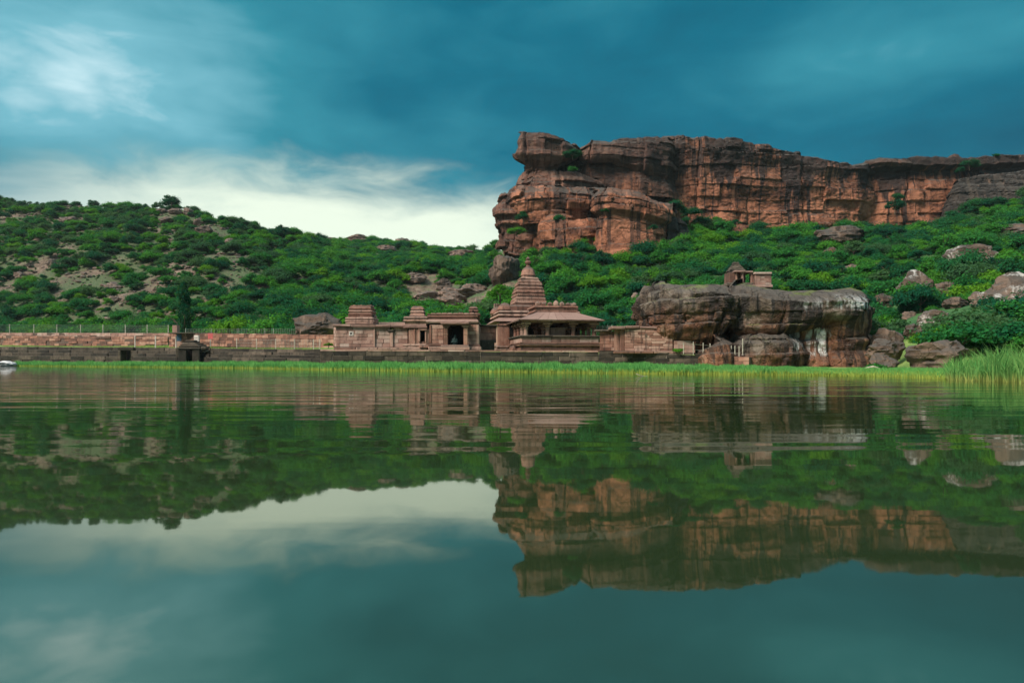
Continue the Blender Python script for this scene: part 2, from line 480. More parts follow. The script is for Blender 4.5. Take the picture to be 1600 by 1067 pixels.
M_grass = grass_mat('shore_grass', 0.05, 0.26, (0.38, 0.46, 0.09), (0.080, 0.31, 0.075), (0.20, 0.45, 0.13))
M_turf = grass_mat('lawn_blades', -1.0, -0.5, (0.2, 0.3, 0.08), (0.17, 0.30, 0.075), (0.34, 0.42, 0.13))
M_reed = grass_mat('reed_blades', 0.0, 0.32, (0.36, 0.40, 0.11), (0.055, 0.24, 0.060), (0.25, 0.42, 0.12))

# ground
M_ground, t = new_mat('hill_ground')
g = t.n('ShaderNodeNewGeometry')
p = g.outputs['Position']
n1 = t.noise(p, 0.055, 5.0, 0.62)
n2 = t.noise(p, 0.7, 5.0, 0.66)
n3 = t.noise(p, 3.5, 3.0, 0.6)
soil = t.ramp(t.m('ADD', t.m('MULTIPLY', n2, 0.8), t.m('MULTIPLY', n3, 0.2)), [(0.36, (0.050, 0.038, 0.028)), (0.50, (0.15, 0.108, 0.082)), (0.64, (0.27, 0.195, 0.155))])
herb = t.mix(t.step(n2, 0.35, 0.65), (0.022, 0.085, 0.030), (0.060, 0.140, 0.045))
gz = t.n('ShaderNodeSeparateXYZ', {0: p}).outputs[2]
gx = t.n('ShaderNodeSeparateXYZ', {0: p}).outputs[0]
lush = t.step(gx, -20.0, 25.0)
herb = t.mix(lush, t.mix(t.step(n3, 0.4, 0.6), (0.050, 0.088, 0.040), (0.105, 0.120, 0.062)), herb)
gm = t.step(t.m('ADD', t.m('ADD', n1, t.m('MULTIPLY', t.m('SUBTRACT', n2, 0.5), 0.5)), t.m('MULTIPLY', lush, 0.25)), 0.42, 0.56)
hillc = t.mix(gm, soil, herb)
lawn = t.mix(t.step(n2, 0.3, 0.7), (0.10, 0.19, 0.045), (0.22, 0.30, 0.085))
low = t.step(gz, 4.6, 3.6)
colr = t.mix(low, hillc, lawn)
finish(t, colr, 0.95, t.m('ADD', n2, n3), 0.7, 0.25)

# water
M_water, t = new_mat('lake_water')
g = t.n('ShaderNodeNewGeometry')
p = g.outputs['Position']
py_ = t.n('ShaderNodeSeparateXYZ', {0: p}).outputs[1]
r1 = t.noise(t.vm('MULTIPLY', p, (0.16, 0.85, 1.0)), 1.0, 3.0, 0.55, 0.6)
r2 = t.noise(t.vm('MULTIPLY', p, (0.10, 0.42, 1.0)), 1.0, 2.0, 0.5, 0.6)
farf = t.step(py_, 5.0, 16.0)
hgt = t.m('ADD', t.m('MULTIPLY', r1, t.m('ADD', 0.12, t.m('MULTIPLY', farf, 2.6))), t.m('MULTIPLY', r2, 1.4))
bn = t.n('ShaderNodeBump', {'Height': hgt, 'Strength': 1.0, 'Distance': 0.010})
pb = t.n('ShaderNodeBsdfPrincipled', {'Specular Tint': (0.97, 1.0, 0.88, 1.0), 'Base Color': (0.018, 0.033, 0.012), 'Roughness': 0.025, 'IOR': 3.2, 'Specular IOR Level': 0.5, 'Normal': bn.outputs[0]})
t.n('ShaderNodeOutputMaterial', {'Surface': pb.outputs[0]})

# ------------------------------------------------------------------ terrain and water
SHORE = [(-700, 160), (-400, 140), (0, 106), (200, 85), (300, 77), (500, 58), (700, 47.5), (900, 42), (1100, 37), (1250, 34.5), (1400, 31.5), (1480, 27), (1600, 23.5), (1700, 21.5), (2300, 19), (5000, 17)]
WALL = [(-700, 160), (0, 125), (270, 95), (520, 70), (521, 68), (935, 66), (1090, 62), (1170, 60), (1360, 60), (1420, 52), (1600, 46), (2300, 40)]


def lut(tab, px):
    xs, ys = zip(*tab)
    return np.interp(px, xs, ys)


ZTOP = [(-700, 3.9), (0, 3.35), (270, 2.6), (520, 1.85), (935, 1.62), (1090, 1.45), (1180, 0.5), (1360, 0.15), (1500, 0.3), (2300, 0.6)]
FOOT = [(-700, 185), (0, 142), (270, 112), (400, 98), (520, 86), (650, 90), (800, 96), (950, 92), (1000, 86), (1360, 80), (1420, 58), (1500, 53), (1600, 49), (2300, 46)]
MID = [(-700, 235, 408), (0, 212, 402), (150, 200, 400), (270, 190, 406), (350, 180, 412), (430, 175, 426), (500, 170, 440), (560, 180, 436), (640, 185, 436), (700, 172, 440), (750, 150, 436), (790, 140, 434), (850, 138, 438), (930, 125, 458), (1000, 122, 455), (1060, 128, 436), (1120, 130, 434), (1200, 130, 434), (1345, 125, 444), (1430, 112, 452), (1500, 105, 458), (1600, 100, 458), (2300, 95, 455)]
CREST = [(-700, 320, 318), (0, 300, 315), (150, 288, 322), (270, 270, 330), (350, 255, 347), (430, 245, 366), (480, 250, 380), (520, 340, 385), (560, 390, 377), (640, 390, 386), (700, 380, 400), (745, 320, 404), (790, 186, 392), (850, 182, 378), (930, 166, 405), (1000, 166, 412), (1060, 180, 376), (1120, 188, 366), (1200, 190, 376), (1345, 196, 356), (1430, 196, 350), (1500, 190, 338), (1600, 187, 312), (2300, 185, 300)]


def controls(px):
    """control depths and heights of the ground along the direction px"""
    px = np.asarray(px, float)
    ys = lut(SHORE, px)
    yw = np.maximum(lut(WALL, px), ys + 2)
    zt = lut(ZTOP, px)
    yf = np.maximum(lut(FOOT, px), yw + 4)
    xs, my, mp = zip(*MID)
    my, mp = np.interp(px, xs, my), np.interp(px, xs, mp)
    xs, cyy, cp = zip(*CREST)
    cyy, cp = np.interp(px, xs, cyy), np.interp(px, xs, cp)
    zc = wz(cp, cyy)
    Ys = np.stack([ys - 8, ys, ys + 3, yw + 0.45, yw + 1.5, np.minimum(yw + 5.0, yf - 1), yf, my, cyy, cyy + 40, cyy + 160, cyy * 0 + 3500], -1)
    Zs = np.stack([ys * 0 - 1.2, ys * 0 - 0.03, ys * 0 + 0.12, np.minimum(0.22, zt), zt, zt + 0.42 * (px < 700), zt + 0.45, wz(mp, my), zc, zc - 1.5, zc - 22, ys * 0 + 6], -1)
    return Ys, Zs


_PXS = np.arange(-700, 5006, 5.0)
_CY, _CZ = controls(_PXS)
# soften the sideways changes of the slope (not of shore and walls)
kern = np.hanning(13)
kern /= kern.sum()
for k in (6, 7, 8, 9, 10):
    for A in (_CY, _CZ):
        pad = np.pad(A[:, k], 6, mode='edge')
        A[:, k] = np.convolve(pad, kern, 'valid')


def ground_z(px, Y):
    px, Y = np.broadcast_arrays(np.asarray(px, float), np.asarray(Y, float))
    shp = px.shape
    px, Y = px.ravel(), Y.ravel()
    ip = np.clip((px - _PXS[0]) / 5.0, 0, len(_PXS) - 1.001)
    i0 = ip.astype(int)
    f = (ip - i0)[:, None]
    cy_ = _CY[i0] * (1 - f) + _CY[i0 + 1] * f
    cz_ = _CZ[i0] * (1 - f) + _CZ[i0 + 1] * f
    z = cz_[:, 0].copy()
    for k in range(cy_.shape[1] - 1):
        a, b = cy_[:, k], cy_[:, k + 1]
        m_ = (Y >= a)
        tt = np.clip((Y - a) / (b - a), 0, 1)
        if k == 6:
            tt = tt * tt * 0.35 + tt * 0.65
        if k == 9:
            tt = tt * tt * (3 - 2 * tt)
        z = np.where(m_, cz_[:, k] * (1 - tt) + cz_[:, k + 1] * tt, z)
    X = (px - 800) / F * Y
    slope = np.clip((Y - cy_[:, 6]) / 30.0, 0, 1) * np.clip((900 - Y) / 500, 0, 1)
    z = z + slope * (1.8 * fbm(X / 26, Y / 26, 0, 3, 5) + 0.5 * fbm(X / 5, Y / 5, 0, 3, 9))
    return z.reshape(shp)


pxs = np.concatenate([np.arange(-690, 2291, 7.0), np.arange(2310, 4990, 40.0)])
ysr = np.concatenate([np.arange(8, 130, 0.8), np.arange(130, 420, 2.0), np.geomspace(420, 3400, 26)])
GX, GY = np.meshgrid(pxs, ysr)
GZ = ground_z(GX, GY)
V = np.stack([(GX - 800) / F * GY, GY, GZ], -1).reshape(-1, 3)
me = np_mesh('terrain', V, grid_quads(len(ysr), len(pxs)))
ground = wrap('terrain', me, M_ground, smooth=True)
tag(ground, 'scrubby hillsides, terrace and lake shore', None, None, 'structure')

wv = [(-900, -160, 0), (900, -160, 0), (900, 172, 0), (-900, 172, 0)]
water = mesh_obj('lake_water', wv, [(0, 1, 2, 3)], M_water)
tag(water, 'calm green lake mirroring temple, hills and clouds', None, None, 'structure')


# ------------------------------------------------------------------ rock masses
def curtain(name, path, mat, parent, root, ds=0.3, dzr=0.3, bed=(1.6, 3.6), amp=0.7, joint=8.0, notch=0.35, fb=0.5, prof=None, cap=((3, 0.3), (10, 0.6), (24, 0.4)), seed=1, rag=0.4, dip=0.0):
    """a rock wall along path = [(px, Y, py_top, py_bottom)], bedded and jointed, with a top that runs back by cap = [(metres, rise)]"""
    A = np.array([(wx(a, b), b, wz(c, b), wz(d, b)) for a, b, c, d in path])
    seg = np.hypot(np.diff(A[:, 0]), np.diff(A[:, 1]))
    S = np.concatenate([[0], np.cumsum(seg)])
    n = max(8, int(S[-1] / ds))
    s = np.linspace(0, S[-1], n)
    X, Y, Zt, Zb = (np.interp(s, S, A[:, i]) for i in range(4))
    k = max(3, int(1.2 / ds))
    ker = np.ones(k) / k

    def sm(a):
        return np.convolve(np.pad(a, (k // 2, k - 1 - k // 2), mode='edge'), ker, 'valid')
    X, Y = sm(X), sm(Y)
    tx, ty = np.gradient(X), np.gradient(Y)
    L = np.hypot(tx, ty) + 1e-6
    nx, ny = ty / L, -tx / L
    step_n = np.round(2.2 * fbm(s / 7, s * 0, seed * 3.1, 2, seed)) / 2.2
    Zt = Zt + rag * (0.55 * step_n + 0.45 * fbm(s / 2.5, s * 0, seed * 1.7, 3, seed + 3))
    hmax = (Zt - Zb).max()
    nv = max(6, int(hmax / dzr))
    v = np.linspace(0, 1, nv)[:, None]
    Z = Zb[None] + v * (Zt - Zb)[None]
    SS = np.broadcast_to(s[None], Z.shape)
    # beds
    rng = np.random.RandomState(seed)
    th = rng.uniform(bed[0], bed[1], 200)
    zb0 = Zb.min() - 20 - rng.uniform(0, 2)
    edges = zb0 + np.concatenate([[0], np.cumsum(th)])
    ZZ = Z + dip * SS + 0.6 * fbm(SS / 16, SS * 0, Z / 40, 2, seed + 7)
    bi = np.clip(np.searchsorted(edges, ZZ) - 1, 0, 198)
    fz = np.minimum(ZZ - edges[bi], edges[bi + 1] - ZZ)
    off = (hsh(bi, bi * 0 + seed) - 0.5) * 2 * amp * (0.65 + 0.55 * vnoise(SS / 14, bi * 7.3, seed * 1.0, seed))
    jw = joint * (0.5 + hsh(bi, bi * 0 + seed + 50))
    js = SS + hsh(bi, bi * 0 + seed + 90) * 50 + 0.4 * vnoise(SS / 2.0, Z / 1.2, bi * 3.3, seed + 4)
    ci = np.floor(js / jw)
    fj = np.minimum(js / jw - ci, 1 - (js / jw - ci)) * jw
    jon = (hsh(bi, ci, bi * 0 + seed + 17) > 0.55) * np.clip(0.5 + vnoise(SS / 18, Z / 9, seed, seed + 61), 0, 1)
    off = off + (hsh(bi, ci, bi * 0 + seed + 11) - 0.5) * amp * 1.9
    # long joints through every bed
    J = joint * 1.7
    jl = SS + 1.3 * vnoise(SS / 9, Z / 9, seed, seed + 21)
    cl = np.floor(jl / J)
    fl = np.minimum(jl / J - cl, 1 - (jl / J - cl)) * J
    off = off + (hsh(cl, cl * 0 + seed + 31) - 0.5) * amp * 1.8
    strong = (hsh(bi, bi * 0 + seed + 71) > 0.35)
    bedon = np.clip(0.55 + 0.9 * vnoise(SS / 13, bi * 3.7, seed, seed + 81), 0, 1.3)
    off = off - notch * np.exp(-(fz / (0.10 * bed[0])) ** 2) * np.where(strong, 1.15, 0.25) * bedon
    off = off - notch * 0.9 * jon * np.exp(-(fj / (0.022 * joint)) ** 2) - notch * 2.4 * np.exp(-(fl / (0.035 * joint)) ** 2) * np.clip(0.5 + vnoise(SS / 11, Z / 14, seed, seed + 91), 0, 1)
    off = off + amp * 1.1 * vnoise(SS / 11, Z / 5, seed, seed + 101)
    off = off + fb * (0.5 * fbm(SS / 5, Z / 5, seed, 4, seed + 13) + 0.16 * fbm(SS / 0.9, Z / 0.5, seed, 3, seed + 19))
    if prof is not None:
        pv, po = zip(*prof)
        off = off + np.interp(v, pv, po) * np.ones_like(Z)
    Xv = X[None] + nx[None] * off
    Yv = Y[None] + ny[None] * off
    rows = [np.stack([Xv, Yv, Z], -1)]
    last = rows[0][-1]
    cx_, back = X.mean(), 0.0
    for d, dz_ in [(0.18, 0.06)] + list(cap):
        nz_ = 0.35 * rag * fbm(s / 3.0, s * 0 + d, seed, 3, seed + 41)
        sh = np.clip(d / (S[-1] * 0.9), 0, 0.35)
        r = np.stack([last[:, 0] + (cx_ - last[:, 0]) * sh, last[:, 1] + d * np.maximum(0.15, -ny), last[:, 2] + dz_ + nz_], -1)
        rows.append(r[None])
    # drop the rear edge so the top is closed behind
    r = rows[-1][0].copy()
    r[:, 1] += 1.5
    r[:, 2] = Zb - 1.0
    rows.append(r[None])
    G = np.concatenate(rows, 0)
    V = G.reshape(-1, 3) - np.array(root)
    me = np_mesh(name, V, grid_quads(G.shape[0], G.shape[1]))
    return wrap(name, me, mat, parent, None, True, 38)


CL = P(1050, 380, 185)
cliff = thing('cliff', 'long red sandstone cliff with black water streaks above the green slope', 'cliff', CL)
lip = ((0, -0.4), (0.6, 0.0), (0.80, 0.2), (0.9, 1.0), (1.0, 0.6))
curtain('main_wall', [(950, 206, 228, 385), (1030, 198, 222, 385), (1040, 192, 214, 372), (1075, 190, 216, 366), (1140, 190, 219, 368), (1180, 191, 228, 374), (1230, 192, 238, 374), (1275, 193, 250, 372), (1345, 195, 259, 362), (1365, 202, 259, 362)],
        M_cliff, cliff, CL, 0.30, 0.26, (0.9, 5.0), 0.75, 9.0, 0.42, 0.9, lip, ((1.5, 0.5), (8, 0.8), (24, 0.5)), 3, 0.7)
curtain('saddle_rock', [(862, 196, 232, 320), (868, 190, 230, 320), (890, 188, 236, 320), (915, 188, 238, 320), (925, 194, 240, 320)],
        M_darkcliff, cliff, CL, 0.3, 0.26, (1.0, 2.4), 0.5, 7, 0.3, 0.5, None, ((3, 0.3), (8, 0.3)), 6, 0.5)
curtain('upper_roof_bed', [(893, 196, 236, 262), (903, 186, 228, 256), (920, 182, 219, 252), (960, 182, 217, 252), (975, 183, 213, 258), (1010, 184, 213, 270), (1045, 187, 214, 285), (1060, 194, 215, 290)],
        M_head, cliff, CL, 0.28, 0.22, (0.8, 2.0), 0.6, 9.0, 0.35, 0.6, ((0, -1.8), (0.12, -0.4), (0.3, 0.3), (0.8, 0.0), (1, -1.2)), ((3, 0.5), (9, 0.5), (20, 0.3)), 5, 0.5, 0.04)
curtain('red_alcove', [(900, 192, 250, 310), (912, 186, 247, 305), (960, 185, 249, 305), (1000, 185, 256, 306), (1040, 187, 275, 310), (1055, 194, 280, 315)],
        M_cliff2, cliff, CL, 0.28, 0.25, (3.0, 6.0), 0.35, 16, 0.25, 0.6, ((0, 0.9), (0.3, 0.9), (0.6, 0.2), (1, -0.6)), ((4, 0.3), (8, 0.3)), 8, 0.2)
curtain('head_block', [(812, 190, 215, 264), (809, 182, 209, 264), (812, 176, 206, 263), (850, 174, 203, 264), (885, 176, 214, 260), (903, 181, 224, 256), (910, 190, 230, 258)],
        M_head, cliff, CL, 0.25, 0.22, (1.4, 3.0), 0.6, 9, 0.4, 0.6, ((0, -3.6), (0.12, -2.4), (0.26, -0.3), (0.4, 0.5), (0.6, 0.0), (0.75, 0.2), (1, -0.9)), ((2, 0.4), (7, 0.5), (14, 0.0)), 11, 0.5)
curtain('upper_ledge', [(818, 190, 262, 315), (814, 181, 262, 315), (830, 176, 261, 312), (870, 175, 264, 312), (905, 178, 268, 312), (935, 182, 280, 315), (945, 190, 285, 318)],
        M_head, cliff, CL, 0.28, 0.24, (1.0, 2.4), 0.7, 7, 0.4, 0.6, ((0, 0.8), (0.5, 0.4), (1, -1.2)), ((4, 0.5), (9, 0.6)), 14, 0.4)
curtain('middle_ledge', [(796, 188, 292, 352), (797, 178, 290, 352), (812, 172, 289, 350), (850, 169, 288, 348), (890, 169, 290, 352), (925, 171, 292, 356), (955, 174, 300, 362), (968, 182, 305, 365)],
        M_cliff2, cliff, CL, 0.26, 0.24, (1.2, 2.8), 0.8, 7, 0.5, 0.7, ((0, -1.2), (0.3, -0.6), (0.55, 0.7), (0.8, 0.4), (1, -1.0)), ((3, 0.5), (8, 0.4)), 17, 0.5)
curtain('lower_ledge', [(838, 178, 335, 392), (845, 168, 334, 394), (880, 164, 334, 398), (920, 163, 338, 402), (950, 166, 340, 402), (960, 174, 342, 402)],
        M_cliff2, cliff, CL, 0.26, 0.24, (1.6, 3.2), 0.6, 5, 0.45, 0.6, ((0, 0.4), (0.7, 0.4), (1, -1.0)), ((3, 0.4), (7, 0.3)), 19, 0.5)
curtain('corner_rock', [(778, 196, 306, 385), (774, 187, 306, 388), (780, 180, 303, 392), (802, 176, 300, 398), (830, 176, 310, 400), (850, 178, 325, 400), (856, 188, 330, 400)],
        M_head, cliff, CL, 0.26, 0.24, (1.0, 2.2), 0.8, 6, 0.4, 0.8, ((0, -0.8), (0.35, -0.4), (0.7, 0.6), (1, -0.8)), ((2, 0.3), (8, 0.3)), 23, 0.6)
curtain('front_buttress', [(930, 174, 304, 415), (928, 165, 300, 415), (935, 158, 296, 418), (953, 156, 291, 420), (990, 156, 297, 420), (1020, 157, 306, 420), (1040, 159, 316, 420), (1046, 168, 320, 418), (1050, 176, 320, 415)],
        M_cliff2, cliff, CL, 0.24, 0.22, (1.4, 4.2), 0.45, 5.5, 0.55, 0.45, ((0, 0.3), (0.60, -0.3), (0.66, -0.6), (0.72, 0.9), (0.9, 0.8), (1, -0.6)), ((3, 0.6), (9, 0.9)), 29, 0.4, 0.05)
curtain('sloping_slab', [(1036, 172, 322, 412), (1040, 164, 318, 412), (1060, 164, 328, 412), (1078, 168, 350, 408), (1092, 176, 380, 404)],
        M_darkcliff, cliff, CL, 0.28, 0.26, (1.4, 3.2), 0.5, 8, 0.35, 0.5, ((0, 1.5), (1, -1.5)), ((3, 0.2), (8, 0.2)), 31, 0.4)
curtain('far_wall', [(1335, 206, 262, 358), (1345, 201, 257, 356), (1375, 199, 250, 352), (1430, 198, 249, 352), (1470, 198, 248, 350), (1500, 199, 252, 350), (1560, 200, 245, 345), (1640, 201, 242, 335), (1760, 203, 238, 330), (1900, 208, 236, 325)],
        M_cliff, cliff, CL, 0.32, 0.28, (1.6, 4.0), 0.6, 10, 0.45, 0.6, ((0, 0.2), (0.75, -0.6), (0.83, -1.0), (0.88, 1.5), (1, 1.1)), ((2, 0.4), (8, 0.6), (24, 0.5)), 37, 0.6)
curtain('summit_knob', [(1476, 206, 252, 262), (1480, 201, 246, 262), (1492, 200, 237, 262), (1503, 200, 238, 262), (1512, 202, 246, 262), (1516, 207, 250, 262)],
        M_head, cliff, CL, 0.25, 0.22, (0.9, 2.0), 0.5, 4, 0.3, 0.5, ((0, 0.4), (1, -0.6)), ((2, 0.2), (5, 0.1)), 41, 0.5)
curtain('dark_slab', [(1468, 202, 305, 365), (1480, 193, 292, 362), (1500, 190, 280, 358), (1530, 190, 272, 352), (1570, 190, 268, 345), (1640, 190, 262, 338), (1760, 192, 258, 330), (1900, 198, 255, 325)],
        M_darkcliff, cliff, CL, 0.32, 0.28, (0.7, 1.7), 0.35, 14, 0.25, 0.5, ((0, 2.2), (0.5, 0.8), (1, -1.8)), ((3, 0.6), (8, 0.4)), 43, 0.4)
curtain('rim_bed', [(1340, 203, 258, 266), (1348, 199, 251, 263), (1375, 196.5, 246, 260), (1420, 196, 247, 259), (1470, 197, 247, 262), (1512, 198, 254, 266), (1520, 204, 256, 266)],
        M_head, cliff, CL, 0.25, 0.18, (0.6, 1.4), 0.4, 8, 0.3, 0.4, ((0, -0.8), (0.4, 0.4), (1, -0.4)), ((2, 0.3), (8, 0.3)), 47, 0.3)

# the great boulder by the water
BO = P(1200, 577, 62)
bould = thing('great_boulder', 'huge dark flat-topped boulder with white droppings beside the lakeside temple', 'boulder', BO)
M_bo1 = big_boulder_mat('boulder_crust', (2.6, 6.6), 0.8, None)
M_bo2 = big_boulder_mat('boulder_crust_droppings', (2.2, 6.0), 0.9, [(28.0, 32.4, 5.2, 6.9, 0.9), (25.0, 28.2, 5.3, 6.5, 0.4)])
M_bo3 = big_boulder_mat('boulder_ochre', (4.4, 7.5), 0.8, [(25.2, 26.6, 1.5, 3.7, 0.9), (26.3, 28.4, 1.0, 3.9, 0.95)])
M_bo4 = big_boulder_mat('boulder_dark_block', (0.4, 2.6), 0.75, [(24.6, 26.2, 1.6, 3.4, 0.9)])
BR = dict(ds=0.12, dzr=0.11, rag=0.35)
curtain('upper_lobe', [(1006, 78, 472, 560), (1002, 70, 460, 562), (1005, 66, 450, 562), (1030, 64, 447, 562), (1070, 63, 449, 555), (1110, 62.5, 452, 540), (1135, 62.3, 455, 538), (1146, 64.5, 457, 534), (1149, 73, 470, 530)],
        M_bo1, bould, BO, bed=(0.7, 3.0), amp=0.34, joint=4.0, notch=0.22, fb=1.1, prof=((0, -0.9), (0.2, -0.5), (0.4, 0.15), (0.55, 0.0), (0.8, 0.35), (0.95, 0.2), (1, -0.1)), cap=((0.5, 0.30), (1.5, 0.62), (4.5, 1.0), (9, 1.1)), seed=51, **BR)
curtain('upper_lobe', [(1141, 78, 478, 528), (1137, 70, 468, 530), (1141, 63.4, 459, 531), (1175, 61.5, 461, 531), (1220, 60.5, 464, 526), (1265, 60, 467, 515), (1310, 59.5, 469, 508), (1340, 60, 470, 505), (1355, 62, 470, 505), (1359, 70, 480, 510), (1357, 78, 486, 515)],
        M_bo2, bould, BO, bed=(0.9, 3.6), amp=0.24, joint=6.0, notch=0.15, fb=0.9, prof=((0, -1.3), (0.15, -0.5), (0.35, 0.1), (0.7, 0.35), (0.92, 0.4), (1, 0.1)), cap=((0.5, 0.35), (1.8, 0.80), (4.5, 1.30), (9, 1.45)), seed=57, **BR)
curtain('ochre_face', [(1226, 76, 480, 582), (1228, 66, 480, 582), (1240, 62.5, 480, 582), (1280, 61, 478, 584), (1320, 60.6, 474, 586), (1345, 61, 472, 586), (1353, 63, 470, 584), (1352, 74, 470, 580)],
        M_bo3, bould, BO, bed=(1.8, 4.0), amp=0.35, joint=3.2, notch=0.22, fb=0.6, prof=((0, 0.5), (0.22, 0.35), (0.35, -0.35), (0.7, 0.0), (1, 0.1)), cap=((2, 0.0), (8, 0.0)), seed=61, **BR)
curtain('lower_block', [(1145, 74, 530, 584), (1146, 64, 528, 584), (1160, 60.5, 525, 584), (1200, 59.6, 522, 584), (1235, 59.8, 521, 584), (1255, 61, 522, 584), (1262, 70, 522, 582)],
        M_bo4, bould, BO, bed=(1.0, 2.2), amp=0.22, joint=4.5, notch=0.2, fb=0.6, prof=((0, -0.1), (0.5, 0.4), (0.8, 0.2), (1, -0.7)), cap=((1.5, 0.2), (5, 0.2)), seed=67, **BR)
curtain('lower_block', [(1083, 74, 541, 580), (1085, 66, 540, 580), (1100, 61.5, 534, 582), (1125, 60.3, 528, 584), (1140, 60.5, 527, 584), (1149, 63, 528, 584), (1151, 72, 528, 582)],
        M_bo3, bould, BO, bed=(1.4, 2.6), amp=0.18, joint=6, notch=0.1, fb=0.5, prof=((0, 0.4), (0.5, 0.35), (0.8, 0.0), (1, -1.2)), cap=((1.5, 0.3), (5, 0.1)), seed=71, **BR)
curtain('recessed_base', [(1006, 78, 515, 572), (1008, 70, 515, 572), (1030, 68.5, 515, 574), (1090, 67.5, 515, 574), (1140, 67, 515, 576), (1200, 66, 515, 578), (1240, 66, 515, 578)],
        M_bo3, bould, BO, bed=(1.4, 2.8), amp=0.35, joint=4, notch=0.2, fb=0.6, prof=((0, 0.6), (0.5, 0.2), (1, 0.0)), cap=((1, 0.0), (4, 0.0)), seed=73, **BR)


def rock_mesh(name, seed, sub=4, planes=11, rough=0.05, flat=1.0):
    """a faceted weathered boulder of about unit half-size"""
    bm = bmesh.new()
    bmesh.ops.create_icosphere(bm, subdivisions=sub, radius=1.0)
    Vv = np.array([v.co for v in bm.verts])
    rng = np.random.RandomState(seed)
    for _ in range(planes):
        nrm = rng.normal(size=3)
        nrm[2] *= 0.8
        nrm /= np.linalg.norm(nrm)
        d = rng.uniform(0.58, 0.92)
        over = Vv @ nrm - d
        Vv = Vv - np.clip(over, 0, None)[:, None] * nrm[None] * 0.94
    nn = Vv / (np.linalg.norm(Vv, axis=1, keepdims=True) + 1e-6)
    dsp = rough * 2.6 * fbm(Vv[:, 0] * 1.6, Vv[:, 1] * 1.6, Vv[:, 2] * 2.4, 3, seed) + rough * 1.5 * fbm(Vv[:, 0] * 4, Vv[:, 1] * 4, Vv[:, 2] * 9, 4, seed + 5)
    bz = Vv[:, 2] * 4.5 + 0.6 * vnoise(Vv[:, 0] * 2, Vv[:, 1] * 2, 0, seed) + seed
    dsp = dsp + (hsh(np.floor(bz), np.floor(bz) * 0 + seed) - 0.5) * rough * 1.6 - rough * 1.3 * np.exp(-((bz - np.round(bz)) / 0.10) ** 2)
    Vv = Vv + nn * dsp[:, None]
    mn, mx = Vv.min(0), Vv.max(0)
    Vv = (Vv - (mn + mx) / 2) / ((mx - mn) / 2)
    for v, c in zip(bm.verts, Vv):
        v.co = c
    me = bpy.data.meshes.new(name)
    bm.to_mesh(me)
    bm.free()
    me.polygons.foreach_set('use_smooth', [True] * len(me.polygons))
    me.set_sharp_from_angle(angle=math.radians(32))
    return me


def boulder(px0, px1, pt, pb, Y, label, mat, seed, tilt=0.0, depth=0.8, group=None, planes=11, sink=0.12):
    c = P((px0 + px1) / 2, (pt + pb) / 2, Y)
    hw = (px1 - px0) / 2 / F * Y
    hh = (pb - pt) / 2 / F * Y
    me = rock_mesh('boulder', seed, 4, planes)
    co = np.empty(len(me.vertices) * 3, np.float32)
    me.vertices.foreach_get('co', co)
    co = co.reshape(-1, 3)
    a = math.radians(tilt)
    x, z = co[:, 0].copy(), co[:, 2].copy()
    co[:, 0], co[:, 2] = x * math.cos(a) - z * math.sin(a), x * math.sin(a) + z * math.cos(a)
    mn, mx = co.min(0), co.max(0)
    co = (co - (mn + mx) / 2) / ((mx - mn) / 2)
    co *= np.array([hw, max(hw, hh) * depth, hh * (1 + sink)])
    co[:, 2] += hh * (1 - sink)
    me.vertices.foreach_set('co', co.ravel())
    o = wrap('boulder', me, mat)
    o.location = c - Vector((0, 0, hh))
    return tag(o, label, 'boulder', group)


